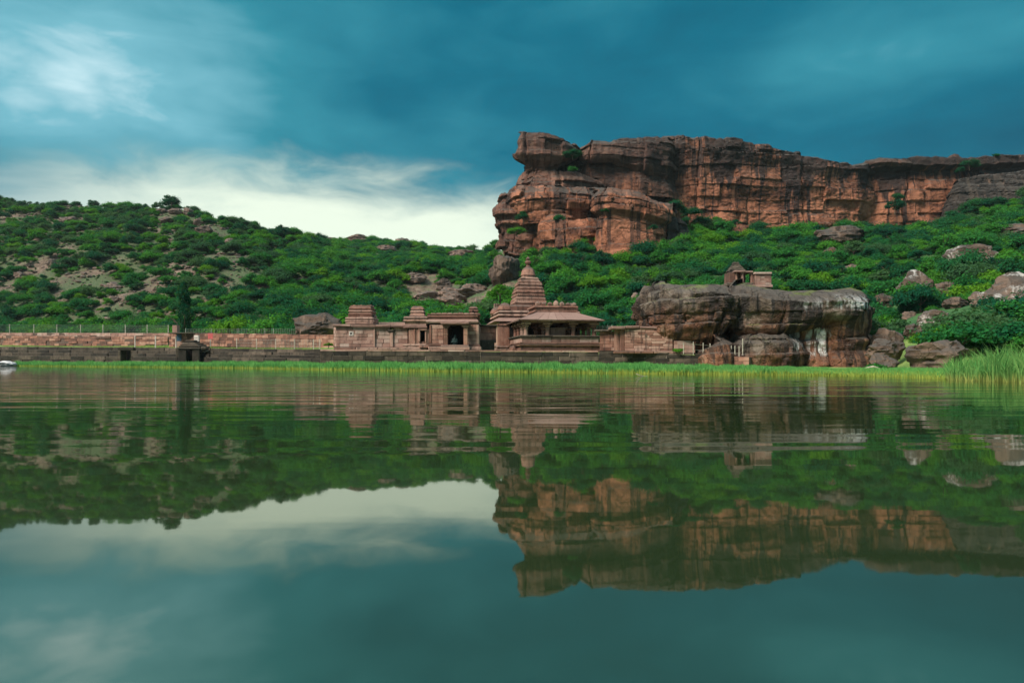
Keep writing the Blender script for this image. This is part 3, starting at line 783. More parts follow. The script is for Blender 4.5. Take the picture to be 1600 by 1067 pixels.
BL = [
    (1404, 1512, 531, 585, 44.5, 'broad brown boulder at the water edge beside the tall reeds', M_rock, 74, 0, 0.8),
    (1352, 1412, 512, 562, 62, 'grey angular rock slab leaning next to the great boulder', M_rock, 2, -12, 0.7),
    (1352, 1402, 528, 560, 56, 'dark tilted boulder between the great boulder and the water edge boulder', M_rock, 3, 8, 0.8),
    (1358, 1402, 552, 582, 53, 'brown low rock wedged under the dark tilted boulder', M_rock, 4, 0, 0.8),
    (1436, 1480, 484, 512, 85, 'white-stained dark boulder on the slope above the water edge boulder', M_rockwhite, 5, -10, 0.8),
    (1405, 1455, 421, 468, 120, 'tall pointed white-edged boulder standing in the scrub slope', M_rockwhite, 6, -32, 0.7),
    (1463, 1497, 440, 464, 122, 'plain grey block half buried behind the pointed boulder', M_rock, 7, -8, 0.8),
    (1476, 1556, 382, 422, 140, 'wide tilted boulder with a white lower edge high on the scrub slope', M_rockwhite, 8, 22, 0.8),
    (1545, 1640, 424, 496, 92, 'massive pale-streaked boulder jutting from the slope above the reeds', M_rockwhite, 9, 20, 0.8),
    (1515, 1550, 455, 482, 100, 'small whitish boulder beside the massive pale-streaked boulder', M_rockwhite, 10, 0, 0.8),
    (1474, 1512, 464, 484, 104, 'reddish flat rock below the plain grey block', M_rock, 12, -20, 0.8),
    (1560, 1640, 348, 374, 150, 'brown layered outcrop under the dark slab end of the cliff', M_rock, 13, 5, 0.8),
    (1362, 1400, 458, 490, 90, 'dark slanting boulder on the slope just behind the great boulder', M_rock, 14, -30, 0.8),
    (1408, 1434, 486, 508, 84, 'small white-faced boulder in the scrub beside the white-stained dark boulder', M_rockwhite, 15, -25, 0.8),
    (1412, 1442, 505, 530, 72, 'dim grey stone in the gap above the water edge boulder', M_rock, 16, 10, 0.8),
    (1283, 1312, 386, 408, 150, 'orange leaning boulder in the slope under the cliff', M_cliff2, 17, 35, 0.7),
    (1312, 1348, 413, 430, 120, 'pale pink boulder in the shrubs behind the rooftop shrine', M_stonehill, 18, 0, 0.8),
    (1202, 1222, 414, 424, 108, 'small pale wedge of rock in the shrubs behind the ruined blockhouse', M_stonehill, 19, -20, 0.8),
    (1270, 1352, 354, 384, 158, 'dark layered rock hump emerging from the trees under the cliff', M_rock, 20, -4, 0.8),
    (763, 814, 398, 446, 118, 'dark pyramid-shaped boulder rising behind the temple spire', M_rock, 21, -14, 0.8),
    (462, 534, 488, 540, 84, 'large dark domed boulder behind the low pink wall', M_rock, 22, -6, 0.8),
    (643, 698, 455, 474, 118, 'long flat pinkish boulder lying lowest but one in the hillside rock pile', M_stonehill, 23, -6, 0.7),
    (678, 732, 458, 480, 114, 'grey lowest boulder of the hillside rock pile', M_stonehill, 24, -5, 0.7),
    (681, 706, 435, 456, 124, 'rounded dark top boulder of the hillside rock pile', M_rock, 25, 5, 0.8),
    (684, 722, 448, 466, 120, 'slanting slab under the rounded top boulder of the rock pile', M_stonehill, 26, -16, 0.8),
    (704, 764, 443, 466, 122, 'broad grey boulder at the spire end of the hillside rock pile', M_stonehill, 27, -12, 0.8),
    (630, 668, 426, 444, 136, 'layered pale outcrop uphill of the hillside rock pile', M_stonehill, 28, 8, 0.8),
    (735, 760, 466, 480, 108, 'small sloping rock behind the porch shrine', M_stonehill, 29, -18, 0.8),
    (985, 1000, 456, 476, 104, 'thin grey rock in the shrubs beside the great boulder', M_stonehill, 30, 60, 0.8),
    (285, 305, 325, 338, 250, 'round boulder crowning the crest of the stony hill', M_stonehill, 31, 0, 0.8),
    (264, 286, 326, 336, 250, 'flat slab on the crest beside the round crest boulder', M_stonehill, 32, -6, 0.8),
    (243, 265, 326, 335, 248, 'long low slab at the open end of the crest rocks', M_stonehill, 33, 0, 0.8),
    (302, 322, 340, 354, 240, 'slanted boulder just below the round crest boulder', M_stonehill, 34, -20, 0.8),
    (306, 332, 352, 366, 232, 'long sloping slab below the slanted crest boulder', M_stonehill, 35, -30, 0.8),
    (245, 272, 340, 350, 236, 'flat pink slab under the crest slabs', M_stonehill, 36, -8, 0.8),
    (350, 368, 372, 384, 222, 'pale pink rock in the shrubs far down the crest line', M_stonehill, 37, 0, 0.8),
    (95, 125, 338, 350, 236, 'flat brown ledge near the top of the stony hill', M_stonehill, 38, 8, 0.8),
    (188, 206, 460, 472, 142, 'rounded brown boulder in the rubble clearing above the fence', M_stonehill, 39, 0, 0.8),
    (170, 186, 462, 474, 142, 'smaller pink stone beside the rounded brown boulder', M_stonehill, 40, 0, 0.8),
    (163, 196, 440, 454, 152, 'broken ledge at the top of the rubble clearing', M_stonehill, 42, -12, 0.8),
    (236, 258, 448, 460, 150, 'grey ledge at the tree end of the rubble clearing', M_stonehill, 43, 10, 0.8),
    (76, 88, 404, 420, 182, 'upright pale stone on the stony hillside', M_stonehill, 44, 30, 0.8),
    (22, 40, 424, 436, 170, 'pink stone in the bare patch low on the stony hill', M_stonehill, 45, 0, 0.8),
    (310, 340, 440, 450, 150, 'flat ledge in the shrubs beyond the tall dark tree', M_stonehill, 46, 0, 0.8),
    (540, 580, 366, 380, 372, 'highest summit outcrop on the far ridge', M_stonehill, 47, 0, 0.8),
    (612, 650, 372, 388, 372, 'second rocky outcrop along the far ridge', M_stonehill, 48, -10, 0.8),
    (582, 622, 384, 396, 360, 'flat rock band below the far ridge line', M_stonehill, 49, 0, 0.8),
    (700, 742, 390, 402, 350, 'low rock band where the far ridge meets the cliff slope', M_stonehill, 50, -4, 0.8),
    (505, 535, 371, 382, 372, 'dark shoulder outcrop at the start of the far ridge', M_stonehill, 52, 6, 0.8),
    (575, 600, 396, 406, 300, 'grey ledge on the green slope below the far ridge', M_stonehill, 53, 0, 0.8),
    (-8, 27, 563.5, 573.0, 103, 'pale grey low rock lying in the lake at the end of the grass bank', M_palerock, 54, 0, 0.5),
]
# each hillside boulder stands where the slope meets the direction of its foot
def foot_depth(px, py, Y0):
    Yq = np.arange(60.0, 400.0, 0.5)
    c = controls(np.array([px * 1.0]))[0][0]
    q = HOR - (ground_z(np.full(Yq.shape, px), Yq) - CAMZ) / Yq * F
    ok = np.where((Yq > c[6] + 1) & (Yq < c[8] + 4) & (q <= py))[0]
    return float(Yq[ok[0]]) if len(ok) else Y0


BL = [b if (b[4] < 72 or b[4] in (84, 103)) else (*b[:4], foot_depth((b[0] + b[1]) / 2, b[3] - 0.12 * (b[3] - b[2]), b[4]), *b[5:]) for b in BL]
for b in BL:
    boulder(*b[:8], tilt=b[8], depth=b[9])

# ------------------------------------------------------------------ masonry helpers
def box_mesh(name, sx, sy, sz, bev=0.03, jit=0.0, seed=0):
    bm = bmesh.new()
    bmesh.ops.create_cube(bm, size=1.0)
    for v in bm.verts:
        v.co = Vector((v.co.x * sx, v.co.y * sy, v.co.z * sz))
    b = min(bev, 0.22 * min(sx, sy, sz))
    bmesh.ops.bevel(bm, geom=list(bm.edges), offset=b, segments=1, affect='EDGES')
    if jit:
        r = random.Random(seed)
        for v in bm.verts:
            v.co += Vector((r.uniform(-1, 1) * sx, r.uniform(-1, 1) * sy, r.uniform(-1, 1) * sz)) * jit
    me = bpy.data.meshes.new(name)
    bm.to_mesh(me)
    bm.free()
    return me


BLOCKS = []
for i in range(7):
    me = box_mesh('stone_block', 1, 1, 1, 0.05, 0.022, i)
    BLOCKS.append(me)
_blk = {}


def block_mesh(mat, i):
    key = (mat.name, i % 7)
    if key not in _blk:
        m = BLOCKS[i % 7].copy()
        m.materials.append(mat)
        _blk[key] = m
    return _blk[key]


rnd = random.Random(7)


def masonry(root, a, b, rows, blen, mat, thick=0.3, core=True, cmat=None, *, name='stone_block', rough=0.03, parent=None, skip=None, heights=None):
    """courses of separate blocks between plan points a and b = (px, Y, py_top, py_bottom)"""
    A0 = Vector((wx(a[0], a[1]), a[1], 0))
    B0 = Vector((wx(b[0], b[1]), b[1], 0))
    L = (B0 - A0).length
    ang = math.atan2(B0.y - A0.y, B0.x - A0.x)
    u = (B0 - A0).normalized()
    nrm = Vector((u.y, -u.x, 0))
    za = (wz(a[2], a[1]), wz(a[3], a[1]))
    zb = (wz(b[2], b[1]), wz(b[3], b[1]))
    par = parent or root
    rl = root.location
    if core:
        V = []
        for (o, z) in ((A0, za), (B0, zb)):
            for off in (-0.06, -thick - 0.35):
                for zz in (z[0] - 0.03, z[1] - 0.3):
                    q = o + nrm * off
                    V.append(Vector((q.x, q.y, zz)) - rl)
        Fc = [(0, 1, 5, 4), (2, 6, 7, 3), (0, 4, 6, 2), (1, 3, 7, 5), (0, 2, 3, 1), (4, 5, 7, 6)]
        mesh_obj('wall_core', V, Fc, cmat or M_mortar, par)
    hs = heights or [1.0 / rows] * rows
    top = 0.0
    for r in range(rows):
        f0, f1 = top, top + hs[r]
        top = f1
        x = -rnd.uniform(0, 0.5) * blen
        while x < L:
            bl = blen * rnd.uniform(0.65, 1.5)
            x0, x1 = max(0, x), min(L, x + bl)
            if L - x1 < 0.3 * blen:
                x1 = L
            x = x1 if x1 == L else x + bl
            if x1 - x0 < 0.08:
                if x1 >= L:
                    break
                continue
            tm = (x0 + x1) / 2 / L
            zt = za[0] * (1 - tm) + zb[0] * tm
            zbm = za[1] * (1 - tm) + zb[1] * tm
            h = zt - zbm
            z1, z0 = zt - h * f0, zt - h * f1
            if skip and skip(a[0] + (b[0] - a[0]) * tm, r):
                if x1 >= L:
                    break
                continue
            o = bpy.data.objects.new(name, block_mesh(mat, rnd.randrange(7)))
            C.objects.link(o)
            o.parent = par
            d = rnd.uniform(-rough, rough)
            q = A0 + u * ((x0 + x1) / 2) + nrm * (d - thick / 2)
            o.location = Vector((q.x, q.y, (z0 + z1) / 2)) - rl
            o.scale = (x1 - x0 - 0.012, thick, z1 - z0 - 0.010)
            o.rotation_euler = (rnd.uniform(-.008, .008), rnd.uniform(-.008, .008), ang + rnd.uniform(-.01, .01))
            if x1 >= L:
                break


class Bld:
    """a building whose parts are given in photo pixels at a depth; parts hang on an Empty at its base"""
    def __init__(self, name, label, cat, px, py, Y, rot=0.0, group=None):
        self.o = P(px, py, Y)
        self.root = thing(name, label, cat, self.o, rot, group)

    def box(self, name, px0, px1, pt, pb, Yf, th, mat=None, bev=0.05, parent=None, jit=0.006):
        x0, x1 = wx(px0, Yf), wx(px1, Yf)
        z1, z0 = wz(pt, Yf), wz(pb, Yf)
        me = box_mesh(name, x1 - x0, th, z1 - z0, bev, jit, int(px0 * 7 + pt))
        c = Vector(((x0 + x1) / 2, Yf + th / 2, (z0 + z1) / 2)) - self.o
        if parent is not None:
            c = c - parent.location
        return wrap(name, me, mat or M_stone, parent or self.root, c)

    def tier(self, name, pxc, hw, prof, Yc, ratio=1.0, mat=None, parent=None, nseg=0, hd=None, seed=0):
        """stacked rectangular mouldings: prof = [(py, extra px half-width)], bottom to top; nseg > 0 rounds the corners"""
        s = Yc / F
        V, Fc = [], []
        ring = []
        if nseg:
            for k in range(nseg):
                a = 2 * math.pi * (k + 0.5) / nseg
                c, d = math.cos(a), math.sin(a)
                e = 2 / 3.6
                ring.append((math.copysign(abs(c) ** e, c), math.copysign(abs(d) ** e, d)))
        else:
            # subdivided square ring so the edges can be worn
            q = 6
            for (x0, y0, x1, y1) in ((-1, -1, 1, -1), (1, -1, 1, 1), (1, 1, -1, 1), (-1, 1, -1, -1)):
                for k in range(q):
                    ring.append((x0 + (x1 - x0) * k / q, y0 + (y1 - y0) * k / q))
        r = random.Random(seed + int(pxc * 3 + hw * 7))
        m = len(ring)
        for (py, ex) in prof:
            for (u, v) in ring:
                wj = r.uniform(-1, 1) * 0.022
                V.append((u * (hw + ex) * s + wj, v * ((hd if hd is not None else hw * ratio) + ex) * s + r.uniform(-1, 1) * 0.022, wz(py, Yc) - self.o.z + r.uniform(-1, 1) * 0.014))
        for i in range(len(prof) - 1):
            for k in range(m):
                k2 = (k + 1) % m
                Fc.append((i * m + k, i * m + k2, (i + 1) * m + k2, (i + 1) * m + k))
        Fc.append(tuple(range(m - 1, -1, -1)))
        Fc.append(tuple((len(prof) - 1) * m + k for k in range(m)))
        loc = Vector((wx(pxc, Yc) - self.o.x, Yc - self.o.y, 0))
        if parent is not None:
            loc = loc - parent.location
            loc.z = 0 - 0 if parent is None else -parent.location.z
        return mesh_obj(name, V, Fc, mat or M_stone, parent or self.root, loc, bool(nseg), 40 if nseg else None)

    def lathe(self, name, px, Y, prof, mat=None, seg=14, parent=None):
        """turned piece: prof = [(py, radius px)] bottom to top"""
        s = Y / F
        V, Fc = [], []
        for (py, rr) in prof:
            for k in range(seg):
                a = 2 * math.pi * k / seg
                V.append((rr * s * math.cos(a), rr * s * math.sin(a), wz(py, Y) - self.o.z))
        for i in range(len(prof) - 1):
            for k in range(seg):
                k2 = (k + 1) % seg
                Fc.append((i * seg + k, i * seg + k2, (i + 1) * seg + k2, (i + 1) * seg + k))
        Fc.append(tuple(range(seg - 1, -1, -1)))
        Fc.append(tuple((len(prof) - 1) * seg + k for k in range(seg)))
        loc = Vector((wx(px, Y) - self.o.x, Y - self.o.y, 0))
        if parent is not None:
            loc = loc - parent.location
        return mesh_obj(name, V, Fc, mat or M_stone, parent or self.root, loc, True, 40)

    def dentils(self, name, px0, px1, pt, pb, Yf, n, depth=0.12, mat=None, parent=None, fill=0.6):
        """a row of small carved blocks, one mesh: each is far under ten pixels"""
        V, Fc = [], []
        r = random.Random(int(px0 * 3 + pt))
        for i in range(n):
            cxp = px0 + (px1 - px0) * (i + 0.5) / n
            w_ = (px1 - px0) / n * fill / 2 * r.uniform(0.85, 1.1)
            a, b = wx(cxp - w_, Yf), wx(cxp + w_, Yf)
            z0, z1 = wz(pb, Yf), wz(pt, Yf) + r.uniform(-0.05, 0.03)
            k = len(V)
            for (x, y, z) in ((a, 0, z0), (b, 0, z0), (b, depth, z0), (a, depth, z0), (a, 0, z1), (b, 0, z1), (b, depth, z1), (a, depth, z1)):
                V.append(Vector((x, Yf + y, z)) - self.o)
            Fc += [tuple(k + j for j in f) for f in ((0, 1, 5, 4), (1, 2, 6, 5), (2, 3, 7, 6), (3, 0, 4, 7), (4, 5, 6, 7), (3, 2, 1, 0))]
        o = mesh_obj(name, V, Fc, mat or M_stone, parent or self.root)
        o['kind'] = 'stuff'
        return o


# ------------------------------------------------------------------ lakeside retaining wall and ghats
r = Bld('retaining_wall', 'dark stone retaining wall of the temple terrace above the shore grass', 'wall', 730, 574, 67)
masonry(r.root, (500, 68.35, 545.5, 548.3), (935, 66.15, 548, 550.4), 1, 2.4, M_block, 0.55, False, name='coping_slab', rough=0.07)  # paler top row: light on the coping is put into its colour
masonry(r.root, (500, 68.4, 548.4, 577), (935, 66.2, 550.5, 577), 4, 1.45, M_ghat, 0.45, True, M_pale)
masonry(r.root, (935, 66.15, 548.5, 551), (1115, 61.75, 553, 555.5), 1, 2.2, M_ghat, 0.55, False, name='coping_slab', rough=0.07)
masonry(r.root, (935, 66.2, 551.1, 577), (1115, 61.8, 555.6, 577), 4, 1.3, M_ghat, 0.45, True, M_pale)
r2_ = Bld('low_wall', 'short reddish wall below the fence next to the great boulder', 'wall', 1140, 574, 61.5)
masonry(r2_.root, (1115.5, 61.6, 555, 577), (1170, 59.6, 558, 578), 3, 1.0, M_orange, 0.4, True)

gh = Bld('stepped_ghat', 'dark stepped stone ghat below the pink wall and the lawn', 'steps', 140, 568, 110)
# four steps down to the grass, the lowest in front
for k, (pt, pb, dy) in enumerate(((0.0, 5.0, 0.0), (4.6, 9.6, -0.7), (9.2, 14.5, -1.4), (14.0, 26.0, -2.1))):
    for (p0, p1) in ((-300, 0), (0, 186), (206, 276), (313, 500)):
        Y0, Y1 = float(lut(WALL, p0)) + dy, float(lut(WALL, p1)) + dy
        t0, t1 = np.interp([p0, p1], [-300, 0, 270, 520], [541, 541.5, 543.5, 546.5])
        masonry(gh.root, (p0, Y0, t0 + pt, t0 + pb), (p1, Y1, t1 + pt, t1 + pb), 1 if k < 3 else 2, 3.2, M_ghat, 0.9, False, name='step_slab', rough=0.10)
# culvert mouth between the steps
Yg = float(lut(WALL, 196))
gh.box('culvert_lintel', 184, 208, 542.4, 547.5, Yg - 2.0, 1.6, M_ghat)
gh.box('culvert_jamb', 184, 188.5, 547.7, 569, Yg - 2.0, 1.6, M_ghat)
gh.box('culvert_jamb', 204, 208, 547.7, 569, Yg - 2.0, 1.6, M_ghat)
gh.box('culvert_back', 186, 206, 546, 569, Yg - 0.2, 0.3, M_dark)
gh.box('ghat_pier', 274.5, 280, 543, 568, float(lut(WALL, 276)) - 1.9, 2.2, M_ghat)

# pink boundary walls above the lawn
pw = Bld('pink_wall', 'long low wall of pink and orange sandstone blocks below the scrub hill', 'wall', 400, 543, 84)
masonry(pw.root, (330, 92.0, 520.5, 541), (521, 75.0, 523.0, 546), 5, 1.35, M_orange, 0.35, True, heights=[0.08, 0.23, 0.23, 0.23, 0.23])
pw2 = Bld('terrace_wall', 'low tumbled wall of reddish blocks with drain holes above the ghat lawn', 'wall', 130, 540, 118)
masonry(pw2.root, (-260, 150, 522.5, 538.5), (0, 131, 524.5, 539.5), 3, 2.4, M_orange, 0.4, True, rough=0.10)
masonry(pw2.root, (0, 131, 524.5, 539.5), (262, 101.5, 526.5, 542), 4, 1.9, M_orange, 0.4, True, rough=0.10, skip=lambda px, r_: r_ == 3 and int(px) % 43 < 5)
up = Bld('upper_bank_wall', 'pale upper bank wall carrying the long wire fence', 'wall', 110, 526, 128)
masonry(up.root, (-260, 160, 518.0, 526), (0, 138, 520.0, 527.5), 1, 3.0, M_block, 0.4, True, rough=0.08)
masonry(up.root, (0, 138, 520.0, 527.5), (264, 107, 520.5, 529.5), 2, 2.2, M_block, 0.4, True, rough=0.08)
gp = Bld('gate_house', 'small pink gate block with a blue door beside the tall dark tree', 'gatehouse', 295, 542, 96)
masonry(gp.root, (264, 98.5, 521, 543), (276, 97.6, 521, 543), 5, 0.8, M_orange, 0.5, True)
masonry(gp.root, (283.5, 97.0, 521, 543), (331, 93.2, 521, 543), 5, 1.2, M_orange, 0.4, True)
gp.box('coping', 262.5, 332, 519.6, 521.2, 95.2, 3.2, M_ghat)
gp.box('door', 276, 283.5, 522, 533, 97.6, 0.12, M_blue)
gp.box('door_step', 275.5, 284, 533, 543, 97.2, 0.5, M_block)
gp.box('gate_pier', 269, 277, 508, 520.0, 97.0, 0.8, M_block)
wp = Bld('leaning_slab', 'whitish upright stone slab leaning against the pink gate block', 'stone slab', 307, 541, 91.5)
o = wp.box('slab_body', 303, 311, 524, 541, 91.5, 0.3, M_white, 0.08, jit=0.03)
o.rotation_euler = (0, math.radians(-3), 0)
sg = Bld('sign', 'small faded red sign board on a thin post before the pink wall', 'sign', 328.5, 541, 90)
sg.box('board', 324.8, 332.4, 520.8, 529.6, 90, 0.05, M_sign, 0.01)
sg.box('post', 328.0, 329.0, 529.6, 541.5, 90.02, 0.06, M_wire, 0.01)

# small dark shrine at the water steps
ds_ = Bld('water_shrine', 'tiny dark stepped-roof shrine with a black doorway at the ghat', 'shrine', 295, 568, 89)
Ys = 87.5
ds_.box('wall', 278, 291.0, 546, 569, Ys, 0.5, M_ghat)
ds_.box('wall', 300, 312, 546, 569, Ys, 0.5, M_ghat)
ds_.box('wall', 278, 280.5, 546, 569, Ys + 0.52, 2.2, M_ghat)
ds_.box('wall', 309.5, 312, 546, 569, Ys + 0.52, 2.2, M_ghat)
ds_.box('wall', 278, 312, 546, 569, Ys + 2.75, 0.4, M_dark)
ds_.box('lintel', 277, 313, 542.8, 545.8, Ys - 0.1, 3.3, M_ghat)
for k, (x0, x1, pt, pb) in enumerate(((279.5, 311.5, 540.2, 542.7), (281.5, 309, 537.6, 540.1), (284, 306.5, 535.2, 537.5), (287.5, 303, 533.0, 535.1), (290, 301.5, 531.2, 532.9))):
    ds_.box('roof_slab', x0, x1, pt, pb, Ys + 0.05 + k * 0.2, 3.0 - k * 0.42, M_ghat, 0.06, jit=0.02)
for k, (x0, x1, pt, pb) in enumerate(((313, 322, 542, 546.5), (312.5, 320, 546.8, 551), (318, 326, 547, 550))):
    ds_.box('fallen_slab', x0, x1, pt, pb, Ys + 0.2 * k, 0.9, M_ghat, 0.08, jit=0.03)

# ------------------------------------------------------------------ the walled block with the turret
wb = Bld('walled_shrine', 'long pale pink stone block with a coping and a tiered turret', 'shrine', 578, 546, 69.5)
Y = 69.6
masonry(wb.root, (525, Y, 510.8, 542), (585, Y, 510.8, 542.5), 6, 1.0, M_block, 0.4, True, rough=0.018)
masonry(wb.root, (585.4, Y + 0.12, 510.8, 542.5), (609.5, Y + 0.12, 510.8, 542.5), 5, 0.9, M_block, 0.4, True, rough=0.018)
masonry(wb.root, (614.5, Y + 0.12, 510.8, 542.5), (637, Y + 0.12, 510.8, 542.5), 5, 1.0, M_block, 0.4, True, rough=0.018)
masonry(wb.root, (521.2, Y + 4.4, 511.5, 541), (525, Y, 510.8, 542), 6, 1.0, M_block, 0.4, True, rough=0.018)
wb.box('pilaster', 609.6, 614.4, 519.5, 542.5, Y - 0.05, 0.5, M_stone)
wb.box('niche_hood', 606, 615.4, 514.8, 519.3, Y - 0.10, 0.5, M_ghat)
wb.box('corner_pilaster', 583.8, 586.0, 510.8, 542.5, Y - 0.06, 0.4, M_stone)
for (x0, x1, pt, pb) in ((519.5, 548, 506.6, 510.6), (548.2, 586, 507.0, 510.6), (586.2, 610, 507.4, 511.0), (610.2, 639, 508.2, 511.4)):
    wb.box('coping_slab', x0, x1, pt, pb, Y - 0.25, 4.8, M_roofslab, 0.1, jit=0.008)
for (x0, x1) in ((521, 556), (556.2, 590), (590.2, 634)):
    wb.box('base_slab', x0, x1, 542.6, 546.5, Y - 0.30, 0.9, M_stone, 0.08)
# the painted mark: a white patch with a black cross, a flat coat on the wall
pm = wb.box('painted_patch', 545.2, 552.0, 517.6, 524.4, Y - 0.035, 0.02, M_white, 0.002, jit=0)
for a_ in (45, -45):
    q = wb.box('painted_stroke', 545.9, 551.3, 520.4, 521.5, Y - 0.05, 0.012, M_blackpaint, 0.002, parent=pm, jit=0)
    q.rotation_euler = (0, math.radians(a_), 0)
Yt = 72.4
wb.tier('turret_base', 566.2, 21, [(507.0, 0), (503.4, 0), (503.2, 0.8), (501.6, 0.6), (501.4, -0.6), (499.6, -0.6), (499.2, 1.0), (497.2, 0.2), (496.6, -2)], Yt)
wb.dentils('turret_carving', 548, 585, 500.0, 503.0, Yt - 21.5 * Yt / F, 11)
wb.tier('turret_tier', 566.2, 17.5, [(496.8, 0), (493.4, 0), (493.0, 0.8), (491.2, 0.3), (490.8, -1)], Yt, seed=3)
wb.tier('turret_tier', 566.6, 17.0, [(490.9, 0), (488.4, 0), (488.0, 1.3), (486.0, 0.2), (485.6, -1)], Yt, seed=4)
wb.tier('turret_tier', 566.4, 16.2, [(485.7, 0), (484.2, 0), (483.8, 1.2), (481.2, 0.4), (480.2, -1.0), (478.4, -1.4)], Yt, seed=5)
wb.dentils('turret_crest', 551.5, 580.5, 476.6, 478.4, Yt - 14.5 * Yt / F, 8, 1.6, fill=0.75)
for s_ in (-1, 1):
    wb.tier('corner_finial', 566.2 + s_ * 19.8, 2.6, [(497.2, 0), (494.6, 0.2), (493.2, -0.8), (492.2, -2)], Yt, nseg=12)
wb.box('rear_wall', 592, 636, 503.4, 510, 74.5, 0.6, M_block, 0.06)

# ------------------------------------------------------------------ the small shrine with the black doorway
s1 = Bld('small_shrine', 'small shrine with a narrow black doorway and a three-tiered roof', 'shrine', 652, 546, 69.4)
Y = 69.0
s1.box('wall', 638.5, 656.4, 514, 538, Y, 0.5)
s1.box('wall', 664.2, 671.0, 514, 538, Y + 0.15, 0.5)
s1.box('wall', 656.4, 664.2, 533.6, 542, Y + 0.12, 0.5)
s1.box('wall', 638.5, 641, 514, 542, Y + 0.52, 2.6)
s1.box('wall', 668.5, 671, 514, 542, Y + 0.7, 2.4)
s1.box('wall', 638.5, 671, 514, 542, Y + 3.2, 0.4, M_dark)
s1.box('pilaster', 646.4, 649.2, 514, 537.6, Y - 0.10, 0.3)
s1.box('door_frame', 653.8, 656.6, 516.2, 534, Y - 0.08, 0.3)
s1.box('door_frame', 664.0, 666.4, 516.2, 534, Y + 0.02, 0.3)
s1.box('door_lintel', 653.4, 667, 513.6, 516.4, Y - 0.10, 0.6)
s1.tier('base_moulding', 651, 17, [(546.5, 1.5), (543.2, 1.5), (543.0, 0.4), (541.0, 0.2), (540.4, 1.2), (538.0, 0.6), (537.6, -1)], Y + 1.6, hd=25)
s1.box('door_sill', 655, 670, 538.4, 543.6, Y - 0.35, 0.5)
s1.tier('eave', 652.5, 16.5, [(514.4, 1.0), (513.4, 2.2), (509.6, 0.8), (508.0, -1.0)], Y + 1.7, hd=26, mat=M_roofslab)
s1.tier('cornice', 653, 16.4, [(508.4, 0.0), (503.4, 0.0), (503.2, 2.6), (500.8, 2.2), (500.4, 0.4), (498.6, 0.4), (498.4, 2.4), (496.4, 0.8), (495.8, -2)], Y + 1.7, hd=25, seed=2)
s1.dentils('cornice_carving', 636, 671, 494.6, 497.4, Y + 0.1, 12, 0.5, fill=0.7)
s1.tier('roof_tier', 653, 10.6, [(496.2, 0), (494.4, 0), (494.2, 1.2), (491.6, -0.4), (489.0, -1.2)], Y + 1.8, seed=6)
s1.tier('roof_tier', 653, 9.4, [(489.3, 0), (488.4, 0), (488.2, 1.4), (486.0, 0.2), (484.8, -0.8)], Y + 1.8, seed=7)
s1.tier('roof_tier', 653, 8.6, [(485.2, 0), (484.2, 0.0), (484.0, 1.4), (482.0, 0.6), (480.2, -0.8), (479.0, -2.2), (478.8, -4)], Y + 1.8, seed=8)

# ------------------------------------------------------------------ the porch shrine
s2 = Bld('porch_shrine', 'flat-roofed stone shrine with a two-pillared porch and dark interior', 'shrine', 710, 546, 69.4)
Y = 68.9
masonry(s2.root, (672, Y, 507.6, 537), (693, Y, 507.6, 537), 5, 0.75, M_stone, 0.4, True, rough=0.015)
masonry(s2.root, (730.5, Y, 507, 538), (748, Y, 507, 538), 6, 0.7, M_stone, 0.4, True, rough=0.015)
s2.box('wall', 671.4, 675, 507.6, 542, Y + 0.45, 4.5)
s2.box('wall', 745, 748.4, 507.6, 542, Y + 0.45, 4.5)
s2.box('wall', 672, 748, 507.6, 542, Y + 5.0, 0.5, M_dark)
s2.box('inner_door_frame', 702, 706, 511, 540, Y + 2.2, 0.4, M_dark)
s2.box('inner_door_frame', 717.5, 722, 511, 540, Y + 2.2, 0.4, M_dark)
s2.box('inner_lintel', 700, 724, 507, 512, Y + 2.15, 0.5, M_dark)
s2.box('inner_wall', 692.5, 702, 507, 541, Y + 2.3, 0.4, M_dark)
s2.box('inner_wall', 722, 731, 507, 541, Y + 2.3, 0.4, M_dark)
s2.box('corner_pilaster', 671.0, 674.2, 507.4, 537, Y - 0.08, 0.3)
s2.box('corner_pilaster', 744.6, 748.6, 507.4, 538, Y - 0.08, 0.3)
s2.box('base_moulding', 669.6, 693, 537.2, 540.2, Y - 0.28, 1.0)
s2.box('base_moulding', 730.6, 750, 538.2, 541.0, Y - 0.28, 1.0)
s2.box('plinth', 669.0, 751, 541.0, 547, Y - 0.4, 5.6, M_stone)
s2.box('porch_floor', 688.6, 732.6, 539.0, 541.4, Y - 1.15, 2.8, M_roofslab)
s2.box('porch_step', 687, 734, 541.6, 546.8, Y - 1.3, 0.88, M_stone)
for pxc in (696.4, 727.6):
    c_ = s2.box('porch_pillar', pxc - 3.2, pxc + 3.2, 512.2, 538.9, Y - 0.85, 0.42, M_orange, 0.04)
    s2.box('pillar_band', pxc - 3.5, pxc + 3.5, 521.6, 523.0, Y - 0.88, 0.48, M_orange, 0.03, parent=c_)
    d_ = 2.0 if pxc < 700 else -2.0
    s2.box('bracket', pxc - 4.4 + min(0, d_), pxc + 4.4 + max(0, d_), 507.8, 510.3, Y - 0.9, 0.5, M_stone, 0.06, parent=c_)
    s2.box('bracket', pxc - 3.9, pxc + 3.9, 510.3, 512.2, Y - 0.89, 0.48, M_stone, 0.06, parent=c_)
s2.tier('porch_eave', 711.6, 20, [(507.7, 1.2), (506.6, 2.2), (504.0, 1.8), (502.6, 0.6), (502.0, -0.6)], Y - 0.25, hd=13, mat=M_roofslab)
s2.tier('eave', 710, 38, [(507.6, 0), (505.2, 1.6), (502.4, 0.6), (501.6, -1)], Y + 2.7, hd=40, mat=M_roofslab)
